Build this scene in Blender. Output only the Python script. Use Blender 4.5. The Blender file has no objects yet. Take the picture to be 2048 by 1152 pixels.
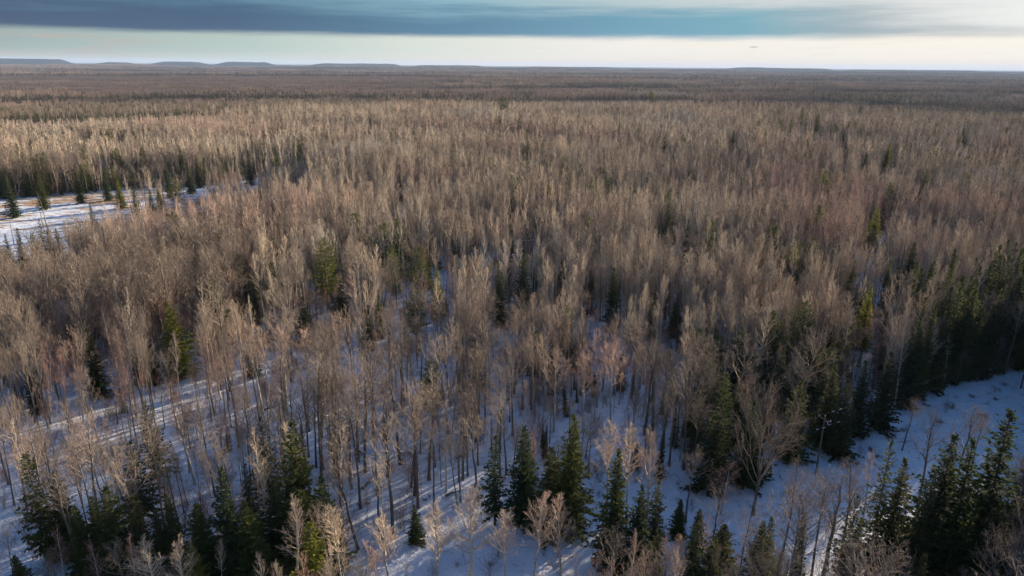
import bpy, math, random
import numpy as np
from mathutils import Matrix, Vector

R = math.radians
random.seed(7)
scene = bpy.context.scene
COL = scene.collection

# ------------------------------------------------------------------ camera
CAM_H, PITCH, ROLL, FPX = 60.0, 17.85, 0.48, 1384.0      # FPX: focal length in pixels of a 2048 wide frame
cam_d = bpy.data.cameras.new('camera')
cam = bpy.data.objects.new('camera', cam_d)
COL.objects.link(cam)
cam_d.sensor_width = 36.0
cam_d.lens = 36.0 * FPX / 2048.0
cam_d.clip_start = 0.5
cam_d.clip_end = 120000.0
cam.matrix_world = Matrix.Translation((0, 0, CAM_H)) @ Matrix.Rotation(R(90 - PITCH), 4, 'X') @ Matrix.Rotation(R(ROLL), 4, 'Z')
scene.camera = cam

# ------------------------------------------------------------------ sky, sun, exposure
SUN_AZ, SUN_EL = 45.0, 13.0                               # degrees clockwise from +Y, degrees up
scene.view_settings.view_transform = 'Standard'
scene.view_settings.look = 'None'
scene.view_settings.gamma = 1.0
scene.view_settings.use_curve_mapping = False
EXPO = 1.42
scene.view_settings.exposure = EXPO

sun_d = bpy.data.lights.new('sun', 'SUN')
sun_d.energy = 5.0
sun_d.angle = R(0.5)
sun_d.color = (1.0, 0.84, 0.64)
sun = bpy.data.objects.new('sun', sun_d)
COL.objects.link(sun)
sdir = Vector((math.sin(R(SUN_AZ)) * math.cos(R(SUN_EL)), math.cos(R(SUN_AZ)) * math.cos(R(SUN_EL)), math.sin(R(SUN_EL))))
sun.rotation_euler = sdir.to_track_quat('Z', 'Y').to_euler()
sun.location = (200, 100, 150)


def lin(r, g, b):
    def f(c):
        c /= 255.0
        return c / 12.92 if c <= 0.04045 else ((c + 0.055) / 1.055) ** 2.4
    k = 2.0 ** -EXPO
    return (f(r) * k, f(g) * k, f(b) * k, 1.0)


class NT:
    """small helper to write node trees"""
    def __init__(s, tree):
        s.t = tree
        tree.nodes.clear()

    def n(s, typ, **kw):
        nd = s.t.nodes.new(typ)
        for k, v in kw.items():
            setattr(nd, k, v)
        return nd

    def link(s, a, b):
        s.t.links.new(a, b)

    def put(s, sock, v):
        if isinstance(v, bpy.types.NodeSocket):
            s.link(v, sock)
        else:
            sock.default_value = v

    def m(s, op, a, b=0.0, c=0.0, clamp=False):
        nd = s.n('ShaderNodeMath', operation=op)
        nd.use_clamp = clamp
        s.put(nd.inputs[0], a)
        s.put(nd.inputs[1], b)
        s.put(nd.inputs[2], c)
        return nd.outputs[0]

    def rng(s, v, a, b, c=0.0, d=1.0, smooth=True):
        nd = s.n('ShaderNodeMapRange')
        if smooth:
            nd.interpolation_type = 'SMOOTHSTEP'
        for i, q in enumerate((v, a, b, c, d)):
            s.put(nd.inputs[i], q)
        return nd.outputs[0]

    def mix(s, f, a, b, blend='MIX'):
        nd = s.n('ShaderNodeMix', data_type='RGBA', blend_type=blend)
        s.put(nd.inputs[0], f)
        s.put(nd.inputs[6], a)
        s.put(nd.inputs[7], b)
        return nd.outputs[2]

    def ramp(s, f, stops, interp='LINEAR'):
        nd = s.n('ShaderNodeValToRGB')
        cr = nd.color_ramp
        cr.interpolation = interp
        while len(cr.elements) < len(stops):
            cr.elements.new(0.5)
        for e, (p, c) in zip(cr.elements, stops):
            e.position = p
            e.color = c if len(c) == 4 else (*c, 1)
        s.put(nd.inputs[0], f)
        return nd.outputs[0]

    def noise(s, vec, scale, detail=4.0, rough=0.55):
        nd = s.n('ShaderNodeTexNoise')
        s.put(nd.inputs['Vector'], vec)
        nd.inputs['Scale'].default_value = scale
        nd.inputs['Detail'].default_value = detail
        nd.inputs['Roughness'].default_value = rough
        return nd.outputs[0]

    def comb(s, x, y, z):
        nd = s.n('ShaderNodeCombineXYZ')
        s.put(nd.inputs[0], x)
        s.put(nd.inputs[1], y)
        s.put(nd.inputs[2], z)
        return nd.outputs[0]


world = bpy.data.worlds.new("World")
scene.world = world
world.use_nodes = True
w = NT(world.node_tree)
tc = w.n('ShaderNodeTexCoord')
sep = w.n('ShaderNodeSeparateXYZ')
w.link(tc.outputs['Generated'], sep.inputs[0])
DEG = 180 / math.pi
elev = w.m('MULTIPLY', w.m('ARCSINE', sep.outputs[2]), DEG)
az = w.m('MULTIPLY', w.m('ARCTAN2', sep.outputs[0], sep.outputs[1]), DEG)
sky = w.n('ShaderNodeTexSky', sky_type='NISHITA')
sky.sun_disc = False
sky.sun_elevation = R(SUN_EL)
sky.sun_rotation = R(SUN_AZ)
sky.altitude = 300
sky.ozone_density = 5.0
bg_sky = w.n('ShaderNodeBackground')
w.link(sky.outputs[0], bg_sky.inputs[0])
bg_sky.inputs[1].default_value = 0.08

streak = w.noise(w.comb(w.m('MULTIPLY', az, 0.055), w.m('MULTIPLY', elev, 0.9), 3.1), 1.0, 6, 0.6)
streak2 = w.noise(w.comb(w.m('MULTIPLY', az, 0.16), w.m('MULTIPLY', elev, 2.3), 9.4), 1.0, 5, 0.6)
azn = w.rng(az, -42, 48, 0, 1, False)
edge = w.m('ADD', 2.02, w.m('ADD', w.m('MULTIPLY', w.m('SUBTRACT', streak, 0.5), 0.7), w.m('MULTIPLY', w.m('SUBTRACT', streak2, 0.5), 0.35)))
deck_mask = w.rng(w.m('SUBTRACT', elev, edge), -0.22, 0.40)
deck_lo = w.ramp(azn, [(0.0, lin(62, 82, 110)), (0.24, lin(66, 94, 124)), (0.42, lin(88, 132, 158)), (0.56, lin(112, 160, 182)), (0.66, lin(122, 172, 188)), (0.74, lin(160, 178, 184)), (0.81, lin(186, 192, 192)), (0.865, lin(206, 208, 206)), (1.0, lin(240, 238, 230))])
deck_hi = w.ramp(azn, [(0.0, lin(88, 120, 140)), (0.22, lin(90, 132, 154)), (0.42, lin(140, 182, 196)), (0.56, lin(190, 206, 208)), (0.68, lin(208, 214, 214)), (0.78, lin(226, 228, 226)), (0.9, lin(250, 250, 244)), (1.0, lin(255, 255, 250))])
hi_f = w.rng(w.m('ADD', elev, w.m('ADD', w.m('MULTIPLY', w.m('SUBTRACT', streak, 0.5), 3.4), w.m('ADD', w.m('MULTIPLY', w.m('SUBTRACT', streak2, 0.5), 1.3), w.rng(az, 22, 37, 0.0, 1.5)))), 3.0, 4.9)
deck = w.mix(hi_f, deck_lo, deck_hi)
low = w.ramp(azn, [(0.0, lin(134, 150, 148)), (0.1, lin(160, 178, 172)), (0.25, lin(184, 202, 192)), (0.38, lin(220, 226, 214)), (0.55, lin(246, 241, 230)), (0.8, lin(255, 246, 232)), (1.0, lin(255, 250, 240))])
warm = w.ramp(azn, [(0.0, lin(176, 164, 152)), (0.25, lin(204, 208, 192)), (0.45, lin(246, 230, 212)), (0.7, lin(252, 236, 218)), (1.0, lin(255, 240, 220))])
low = w.mix(w.rng(elev, 1.1, 0.05), low, warm)
# thin pinkish wisps low on the left, fine horizontal wisps elsewhere
wisp = w.m('MULTIPLY', w.rng(streak2, 0.50, 0.68), w.rng(az, -18, -34))
low = w.mix(w.m('MULTIPLY', wisp, 0.6), low, lin(196, 170, 156))
fine = w.noise(w.comb(w.m('MULTIPLY', az, 0.35), w.m('MULTIPLY', elev, 7.0), 1.7), 1.0, 4, 0.55)
low = w.mix(w.m('MULTIPLY', w.rng(fine, 0.56, 0.74), 0.35), low, w.mix(0.5, low, lin(206, 196, 196)))
# one small lens of dark cloud over the right horizon
dx = w.m('DIVIDE', w.m('SUBTRACT', az, 18.1), 0.30)
dy = w.m('DIVIDE', w.m('SUBTRACT', elev, 1.42), 0.065)
lens = w.rng(w.m('ADD', w.m('ADD', w.m('MULTIPLY', dx, dx), w.m('MULTIPLY', dy, dy)), w.m('MULTIPLY', w.m('SUBTRACT', fine, 0.5), 2.0)), 1.3, 0.4)
low = w.mix(w.m('MULTIPLY', lens, 0.5), low, lin(150, 146, 152))
band = w.mix(deck_mask, low, deck)
bg_band = w.n('ShaderNodeBackground')
w.link(band, bg_band.inputs[0])
bg_band.inputs[1].default_value = 1.0
mixs = w.n('ShaderNodeMixShader')
w.link(w.rng(elev, 7.0, 24.0), mixs.inputs[0])
w.link(bg_band.outputs[0], mixs.inputs[1])
w.link(bg_sky.outputs[0], mixs.inputs[2])
wout = w.n('ShaderNodeOutputWorld')
w.link(mixs.outputs[0], wout.inputs[0])

# ------------------------------------------------------------------ picture <-> ground (flat ground, camera above the origin)
CM = np.array(cam.matrix_world)[:3, :3]


def at(px, py, z=0.0):
    d = CM @ np.array([(px - 1024) / FPX, -(py - 576) / FPX, -1.0])
    t = (z - CAM_H) / d[2]
    return np.array([d[0] * t, d[1] * t, z])


def project(x, y, z):
    p = np.stack([np.asarray(x, float), np.asarray(y, float), np.asarray(z, float) - CAM_H + np.zeros_like(np.asarray(x, float))], -1) @ CM
    dep = -p[..., 2]
    return 1024 + FPX * p[..., 0] / dep, 576 - FPX * p[..., 1] / dep, dep


def hash2(ix, iy, seed):
    h = (ix.astype(np.int64) * 374761393 + iy.astype(np.int64) * 668265263 + seed * 1442695041) & 0x7fffffff
    h = ((h ^ (h >> 13)) * 1274126177) & 0x7fffffff
    return ((h ^ (h >> 16)) & 0xffff) / 65535.0


def vnoise(x, y, scale, seed=0, octs=3):
    x = np.asarray(x, float) / scale
    y = np.asarray(y, float) / scale
    out = 0
    amp, tot = 1.0, 0.0
    for o in range(octs):
        ix, iy = np.floor(x), np.floor(y)
        fx, fy = x - ix, y - iy
        fx, fy = fx * fx * (3 - 2 * fx), fy * fy * (3 - 2 * fy)
        a, b = hash2(ix, iy, seed + o), hash2(ix + 1, iy, seed + o)
        c, d = hash2(ix, iy + 1, seed + o), hash2(ix + 1, iy + 1, seed + o)
        out = out + amp * ((a * (1 - fx) + b * fx) * (1 - fy) + (c * (1 - fx) + d * fx) * fy)
        tot += amp
        amp *= 0.5
        x, y = x * 2.03, y * 2.03
    return out / tot


def sstep(v, a, b):
    t = np.clip((np.asarray(v, float) - a) / (b - a), 0, 1)
    return t * t * (3 - 2 * t)


def ground_z(x, y):
    x = np.asarray(x, float)
    y = np.asarray(y, float)
    r = np.hypot(x, y)
    z = 0.5 * (vnoise(x, y, 14, 5) - 0.5) * sstep(r, 30, 60) * (1 - sstep(r, 300, 500))
    z = z + 6.0 * (vnoise(x, y, 260, 8, 2) - 0.5) * sstep(r, 260, 600) * (1 - sstep(r, 1500, 2500))
    z = z - 13.0 * sstep(r, 880, 1500)
    z = z + 16.0 * (vnoise(x, y, 1700, 11, 3) - 0.45) * sstep(r, 1800, 3800)
    a = np.degrees(np.arctan2(x, y))
    hills = 0
    for a0, a1, h in ((-39.5, -31.0, 64), (-30.3, -27.2, 34), (-26.9, -22.6, 42), (-22.6, -18.0, 50), (-16.0, -8.5, 36), (-8.3, -2.0, 20), (0.5, 8.0, 10), (16.0, 24.0, 22), (24.0, 33.0, 12)):
        hills = np.maximum(hills, h * sstep(a, a0, a0 + 1.3) * (1 - sstep(a, a1 - 1.0, a1)))
    ridge = sstep(r, 13500, 15000) * (1 - sstep(r, 17000, 19000))
    z = z + ridge * (hills * 1.25 * (0.92 + 0.16 * vnoise(a * 10, 0 * a, 5, 3, 2)) + 22 + 14 * vnoise(a * 10, 0 * a, 22, 17, 3))
    ridge2 = sstep(r, 9000, 9800) * (1 - sstep(r, 10500, 12000))
    z = z + ridge2 * 34 * vnoise(a * 10, 0 * a, 40, 27, 3)
    return z


# ------------------------------------------------------------------ mesh helpers
class MB:
    """collects tubes and leaf-like rhombs, builds one mesh object"""
    def __init__(s):
        s.v, s.f, s.mi, s.k = [], [], [], 0

    def add(s, verts, quads, mat=0):
        verts = np.asarray(verts, float).reshape(-1, 3)
        quads = np.asarray(quads, int).reshape(-1, 4)
        s.v.append(verts)
        s.f.append(quads + s.k)
        s.mi.append(np.full(len(quads), mat))
        s.k += len(verts)

    def segs(s, S, n=3, mat=0):
        if not len(S):
            return
        S = np.asarray(S, float)
        P0, P1, R0, R1 = S[:, 0:3], S[:, 3:6], S[:, 6], S[:, 7]
        d = P1 - P0
        d /= np.linalg.norm(d, axis=1)[:, None] + 1e-9
        up = np.where(np.abs(d[:, 2:3]) > 0.9, np.array([[1.0, 0, 0]]), np.array([[0, 0, 1.0]]))
        a = np.cross(d, up)
        a /= np.linalg.norm(a, axis=1)[:, None]
        b = np.cross(d, a)
        N = len(S)
        V = np.zeros((N, 2 * n, 3))
        for i in range(n):
            t = 2 * math.pi * i / n
            o = a * math.cos(t) + b * math.sin(t)
            V[:, i] = P0 + o * R0[:, None]
            V[:, n + i] = P1 + o * R1[:, None]
        q = np.array([[i, (i + 1) % n, n + (i + 1) % n, n + i] for i in range(n)])
        s.add(V, (np.arange(N)[:, None, None] * 2 * n + q[None]).reshape(-1, 4), mat)

    def poly(s, pts, rad, n=6, mat=0):
        """continuous tube along a polyline"""
        pts = np.asarray(pts, float)
        V, q = [], []
        for k, (p, r) in enumerate(zip(pts, rad)):
            d = pts[min(k + 1, len(pts) - 1)] - pts[max(k - 1, 0)]
            d = d / (np.linalg.norm(d) + 1e-9)
            ref = np.array([1.0, 0, 0]) if abs(d[0]) < 0.8 else np.array([0, 1.0, 0])
            a = np.cross(d, ref)
            a /= np.linalg.norm(a)
            b = np.cross(d, a)
            for i in range(n):
                t = 2 * math.pi * i / n
                V.append(p + r * (a * math.cos(t) + b * math.sin(t)))
            if k:
                for i in range(n):
                    q.append([(k - 1) * n + i, (k - 1) * n + (i + 1) % n, k * n + (i + 1) % n, k * n + i])
        s.add(V, q, mat)

    def box(s, c, h, mat=0, rot=None):
        c = np.asarray(c, float)
        V = np.array([[x, y, z] for x in (-1, 1) for y in (-1, 1) for z in (-1, 1)], float) * np.asarray(h, float)
        if rot is not None:
            V = V @ rot.T
        s.add(V + c, [[0, 1, 3, 2], [4, 6, 7, 5], [0, 4, 5, 1], [2, 3, 7, 6], [0, 2, 6, 4], [1, 5, 7, 3]], mat)

    def arrays(s):
        return np.concatenate(s.v), np.concatenate(s.f), np.concatenate(s.mi)

    def mesh(s, name, mats, smooth=True):
        V, F, M = s.arrays()
        return mesh_from(name, V, F, M, mats, smooth)


def mesh_from(name, V, F, M, mats, smooth=True):
    me = bpy.data.meshes.new(name)
    me.vertices.add(len(V))
    me.vertices.foreach_set('co', V.astype(np.float32).ravel())
    me.loops.add(F.size)
    me.loops.foreach_set('vertex_index', F.astype(np.int32).ravel())
    me.polygons.add(len(F))
    me.polygons.foreach_set('loop_start', np.arange(0, F.size, 4, dtype=np.int32))
    for m_ in mats:
        me.materials.append(m_)
    me.polygons.foreach_set('material_index', M.astype(np.int32))
    me.update(calc_edges=True)
    me.polygons.foreach_set('use_smooth', np.full(len(F), smooth))
    return me


def link(name, data, parent=None, loc=None):
    o = bpy.data.objects.new(name, data)
    COL.objects.link(o)
    if parent is not None:
        o.parent = parent
    if loc is not None:
        o.location = loc
    return o


def tag(o, label=None, cat=None, group=None, kind=None):
    for k, v in (('label', label), ('category', cat), ('group', group), ('kind', kind)):
        if v:
            o[k] = v
    return o


# ------------------------------------------------------------------ materials
def new_mat(name):
    m_ = bpy.data.materials.new(name)
    m_.use_nodes = True
    t = NT(m_.node_tree)
    b = t.n('ShaderNodeBsdfPrincipled')
    o = t.n('ShaderNodeOutputMaterial')
    t.link(b.outputs[0], o.inputs[0])
    b.inputs['Roughness'].default_value = 0.85
    b.inputs['Specular IOR Level'].default_value = 0.2
    return m_, t, b


def bark(name, cols, scale=1.2, stand=None, stripes=None, zone=0.012):
    """bark whose colour differs from tree to tree, with blotches along the stem"""
    m_, t, b = new_mat(name)
    oi = t.n('ShaderNodeObjectInfo')
    tcn = t.n('ShaderNodeTexCoord')
    c = t.ramp(oi.outputs['Random'], [(i / (len(cols) - 1), c) for i, c in enumerate(cols)])
    nz = t.noise(tcn.outputs['Object'], scale, 3)
    c = t.mix(t.rng(nz, 0.3, 0.75, 0.0, 0.55), c, t.mix(0.5, c, (0.05, 0.04, 0.03, 1)))
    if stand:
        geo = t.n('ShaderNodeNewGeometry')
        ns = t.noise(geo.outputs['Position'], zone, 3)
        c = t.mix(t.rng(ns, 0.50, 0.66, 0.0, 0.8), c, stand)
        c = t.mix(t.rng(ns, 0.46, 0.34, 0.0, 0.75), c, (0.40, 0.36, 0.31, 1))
    if stripes:
        mp = t.n('ShaderNodeMapping')
        mp.inputs['Scale'].default_value = (3, 3, 9)
        t.link(tcn.outputs['Object'], mp.inputs[0])
        st = t.noise(mp.outputs[0], 1.0, 3)
        c = t.mix(t.rng(st, 0.57, 0.66, 0, 0.85), c, stripes)
    t.link(c, b.inputs['Base Color'])
    return m_


M_ASP_T = bark('aspen_bark', [(0.50, 0.45, 0.35), (0.58, 0.52, 0.42), (0.42, 0.37, 0.28)], stripes=(0.07, 0.06, 0.05, 1))
M_ASP_C = bark('aspen_twigs', [(0.36, 0.285, 0.21), (0.68, 0.55, 0.39), (0.48, 0.375, 0.275), (0.60, 0.47, 0.34), (0.30, 0.24, 0.18)], 0.5, stand=(0.44, 0.27, 0.22, 1))
M_MAP_T = bark('maple_bark', [(0.13, 0.11, 0.09), (0.18, 0.155, 0.125), (0.10, 0.085, 0.07)], 2.0)
M_MAP_C = bark('maple_twigs', [(0.25, 0.195, 0.15), (0.32, 0.25, 0.19), (0.19, 0.15, 0.12)], 0.6)
M_BIR_T = bark('birch_bark', [(0.52, 0.46, 0.39), (0.60, 0.54, 0.46), (0.42, 0.35, 0.29)], stripes=(0.06, 0.05, 0.05, 1))
M_BIR_C = bark('birch_twigs', [(0.34, 0.19, 0.145), (0.42, 0.25, 0.19), (0.28, 0.17, 0.13)], 0.5)
M_SHR = bark('shrub_twigs', [(0.22, 0.12, 0.08), (0.28, 0.17, 0.11), (0.17, 0.11, 0.08)], 0.7)
M_CON_T = bark('conifer_bark', [(0.10, 0.075, 0.06), (0.14, 0.11, 0.085), (0.08, 0.065, 0.05)], 2.0)
M_DEAD = bark('dead_wood', [(0.30, 0.27, 0.23), (0.20, 0.17, 0.14)], 2.0)
M_SNAG = bark('snag_wood', [(0.20, 0.16, 0.13), (0.13, 0.10, 0.08)], 2.0)


def needles(name, cols, through=0.4):
    m_, t, b = new_mat(name)
    oi = t.n('ShaderNodeObjectInfo')
    tcn = t.n('ShaderNodeTexCoord')
    c = t.ramp(oi.outputs['Random'], [(i / (len(cols) - 1), c) for i, c in enumerate(cols)])
    nz = t.noise(tcn.outputs['Object'], 1.4, 3)
    c = t.mix(t.rng(nz, 0.35, 0.7, 0.0, 0.6), c, t.mix(1.0, c, (0.55, 0.6, 0.5, 1), 'MULTIPLY'))
    t.link(c, b.inputs['Base Color'])
    b.inputs['Roughness'].default_value = 0.85
    b.inputs['Specular IOR Level'].default_value = 0.05
    tr = t.n('ShaderNodeBsdfTranslucent')
    t.link(c, tr.inputs[0])
    ms = t.n('ShaderNodeMixShader')
    ms.inputs[0].default_value = through
    t.link(b.outputs[0], ms.inputs[1])
    t.link(tr.outputs[0], ms.inputs[2])
    t.link(ms.outputs[0], t.t.nodes['Material Output'].inputs[0])
    return m_


M_SPR = needles('spruce_needles', [(0.055, 0.080, 0.024), (0.105, 0.115, 0.028), (0.042, 0.066, 0.028), (0.085, 0.085, 0.030), (0.065, 0.090, 0.030)])
M_OLV = needles('sunlit_olive_needles', [(0.19, 0.20, 0.035), (0.22, 0.22, 0.04)], 0.55)  # brighter olive than other spruces, sunlight put into the needle colour
M_PIN = needles('pine_needles', [(0.11, 0.14, 0.036), (0.14, 0.155, 0.036), (0.09, 0.12, 0.04)])
M_FARC = needles('cloud_shaded_far_needles', [(0.035, 0.046, 0.026), (0.045, 0.050, 0.030)])  # darker than the near needles, cloud shade put into the colour

M_WOOD, t_, b_ = new_mat('pole_wood')
_tc = t_.n('ShaderNodeTexCoord')
_mp = t_.n('ShaderNodeMapping')
_mp.inputs['Scale'].default_value = (14, 14, 0.8)
t_.link(_tc.outputs['Object'], _mp.inputs[0])
t_.link(t_.ramp(t_.noise(_mp.outputs[0], 1.0, 4), [(0.3, (0.11, 0.08, 0.06)), (0.7, (0.20, 0.155, 0.115))]), b_.inputs['Base Color'])
M_PORC, t_, b_ = new_mat('porcelain')
b_.inputs['Base Color'].default_value = (0.5, 0.51, 0.52, 1)
b_.inputs['Roughness'].default_value = 0.25
M_STEEL, t_, b_ = new_mat('galvanised_steel')
b_.inputs['Base Color'].default_value = (0.55, 0.56, 0.57, 1)
b_.inputs['Metallic'].default_value = 0.6
b_.inputs['Roughness'].default_value = 0.45
M_WIRE, t_, b_ = new_mat('aluminium_wire')
b_.inputs['Base Color'].default_value = (0.12, 0.12, 0.12, 1)
b_.inputs['Roughness'].default_value = 0.7

# ground: snow near, far forest floor and bog colours with cloud shade painted in
M_GND, t, b = new_mat('snow_and_far_forest_floor')
geo = t.n('ShaderNodeNewGeometry')
P = geo.outputs['Position']
sp = t.n('ShaderNodeSeparateXYZ')
t.link(P, sp.inputs[0])
rad_ = t.m('SQRT', t.m('ADD', t.m('MULTIPLY', sp.outputs[0], sp.outputs[0]), t.m('MULTIPLY', sp.outputs[1], sp.outputs[1])))
snow = t.mix(t.rng(t.noise(P, 0.35, 4), 0.35, 0.7), (0.66, 0.69, 0.74, 1), (0.76, 0.77, 0.79, 1))
litter = t.rng(t.noise(P, 1.9, 6, 0.75), 0.56, 0.66)
litter_zone = t.rng(t.noise(P, 0.05, 3), 0.42, 0.62)
snow = t.mix(t.m('MULTIPLY', litter, t.m('ADD', 0.12, t.m('MULTIPLY', litter_zone, 0.5))), snow, (0.20, 0.13, 0.08, 1))
# dead grass standing through the snow of the open field on the left
fx = t.m('DIVIDE', t.m('ADD', sp.outputs[0], 215.0), 135.0)
fy = t.m('DIVIDE', t.m('SUBTRACT', sp.outputs[1], 300.0), 52.0)
infield = t.rng(t.m('ADD', t.m('MULTIPLY', fx, fx), t.m('MULTIPLY', fy, fy)), 1.4, 0.9)
mpf = t.n('ShaderNodeMapping')
mpf.inputs['Scale'].default_value = (0.10, 0.30, 1)
mpf.inputs['Rotation'].default_value = (0, 0, R(-14))
t.link(P, mpf.inputs[0])
fnoise = t.noise(mpf.outputs[0], 1.0, 6, 0.68)
fband = t.rng(t.noise(P, 0.03, 2), 0.40, 0.60)
grassy = t.m('MULTIPLY', infield, t.rng(t.m('ADD', fnoise, t.m('MULTIPLY', fband, 0.12)), 0.53, 0.60))
snow = t.mix(t.m('MULTIPLY', grassy, 0.9), snow, t.mix(t.noise(P, 0.8, 3), (0.30, 0.17, 0.08, 1), (0.42, 0.27, 0.13, 1)))
mp = t.n('ShaderNodeMapping')
mp.inputs['Scale'].default_value = (0.0016, 0.0042, 0.001)
t.link(P, mp.inputs[0])
big = t.noise(mp.outputs[0], 1.0, 6, 0.62)
fine_ = t.noise(P, 0.03, 5, 0.7)
far = t.ramp(big, [(0.30, (0.06, 0.055, 0.040)), (0.42, (0.12, 0.088, 0.068)), (0.50, (0.19, 0.125, 0.098)), (0.56, (0.13, 0.095, 0.08)), (0.62, (0.20, 0.15, 0.105)), (0.72, (0.07, 0.064, 0.048))])
far = t.mix(t.rng(fine_, 0.38, 0.66, 0, 0.6), far, (0.045, 0.040, 0.032, 1))
floor_ = t.mix(t.rng(t.noise(P, 0.5, 4), 0.45, 0.6), (0.14, 0.10, 0.075, 1), (0.35, 0.34, 0.34, 1))
c = t.mix(t.rng(rad_, 330, 520), snow, floor_)
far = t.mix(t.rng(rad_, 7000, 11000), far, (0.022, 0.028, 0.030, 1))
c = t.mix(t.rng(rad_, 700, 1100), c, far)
t.link(c, b.inputs['Base Color'])
bmp = t.n('ShaderNodeBump')
bmp.inputs['Strength'].default_value = 0.6
bmp.inputs['Distance'].default_value = 0.5
hgt = t.m('ADD', t.noise(P, 0.45, 5, 0.6), t.m('MULTIPLY', t.noise(P, 3.0, 3), 0.16))
t.link(hgt, bmp.inputs['Height'])
t.link(bmp.outputs[0], b.inputs['Normal'])
b.inputs['Roughness'].default_value = 0.9
b.inputs['Specular IOR Level'].default_value = 0.0

# ------------------------------------------------------------------ ground sheet
azs = np.unique(np.concatenate([np.linspace(-180, -48, 45), np.linspace(-48, 48, 560), np.linspace(48, 180, 45)]))[:-1]
rads = np.concatenate([[0.5], np.linspace(20, 50, 8), np.geomspace(52, 400, 190), np.geomspace(406, 60000, 240)])
A, RR = np.meshgrid(np.radians(azs), rads)
X, Y = RR * np.sin(A), RR * np.cos(A)
Z = ground_z(X, Y)
V = np.stack([X, Y, Z], -1).reshape(-1, 3)
nr, na = A.shape
i, j = np.meshgrid(np.arange(nr - 1), np.arange(na), indexing='ij')
F = np.stack([i * na + j, i * na + (j + 1) % na, (i + 1) * na + (j + 1) % na, (i + 1) * na + j], -1).reshape(-1, 4)[:, ::-1]
gnd = link('ground', mesh_from('ground', V, F, np.zeros(len(F)), [M_GND]))
tag(gnd, 'snow covered forest floor reaching to the far wooded plain', 'ground', kind='structure')


# ------------------------------------------------------------------ tree shapes
def nrm(v):
    return v / (np.linalg.norm(v) + 1e-9)


def limb(rs, out, p, d, L, r, lvl, spec):
    """one branch and, recursively, its side branches; spec[lvl] = (segments, children, length ratio, spread, uplift, radius ratio)"""
    nseg, kids, lr, spread, up, rr = spec[lvl]
    pts = [p]
    q = p.copy()
    d = d.copy()
    for s in range(nseg):
        d = nrm(d + np.array([0, 0, up / nseg]) + rs.normal(0, 0.14, 3))
        q = q + d * L / nseg
        pts.append(q)
    for s in range(nseg):
        r0 = r * (1 - 0.75 * s / nseg)
        r1 = r * (1 - 0.75 * (s + 1) / nseg)
        out.append((*pts[s], *pts[s + 1], r0, r1))
    if lvl + 1 < len(spec) and kids:
        ph = rs.uniform(0, 6.28)
        for k in range(kids):
            t = 0.25 + 0.75 * (k + rs.uniform(0.2, 0.9)) / kids
            f = min(t * nseg, nseg - 1e-3)
            a = int(f)
            base = pts[a] + (pts[a + 1] - pts[a]) * (f - a)
            dd = nrm(pts[a + 1] - pts[a])
            side = np.cross(dd, [0.3, 0.2, 0.93])
            side = nrm(side)
            up2 = np.cross(dd, side)
            ph += rs.uniform(1.5, 3.4)
            lat = side * math.cos(ph) + up2 * math.sin(ph)
            sp_ = spread * rs.uniform(0.65, 1.35)
            cd = nrm(dd * math.cos(sp_) + lat * math.sin(sp_))
            limb(rs, out, base, cd, L * lr * (1.15 - 0.6 * t) * rs.uniform(0.7, 1.2), max(r * rr * (1 - 0.5 * t), spec[-1][5]), lvl + 1, spec)


def trunk_line(rs, H, r, lean=0.02, wob=0.12, n=9, top=0.12):
    ang = rs.uniform(0, 6.28)
    pts, rad = [], []
    off = np.zeros(2)
    for k in range(n + 1):
        t = k / n
        off = off + rs.normal(0, wob, 2) * (0.4 + t)
        pts.append(np.array([math.cos(ang) * lean * H * t * t + off[0] * t, math.sin(ang) * lean * H * t * t + off[1] * t, H * t]))
        rad.append(r * ((1 - t) ** 0.8 * (1 - top) + top) * (1.35 if k == 0 else 1))
    return pts, rad


def on_line(pts, t):
    f = min(t * (len(pts) - 1), len(pts) - 1.001)
    a = int(f)
    return pts[a] + (pts[a + 1] - pts[a]) * (f - a), nrm(pts[a + 1] - pts[a])


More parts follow.
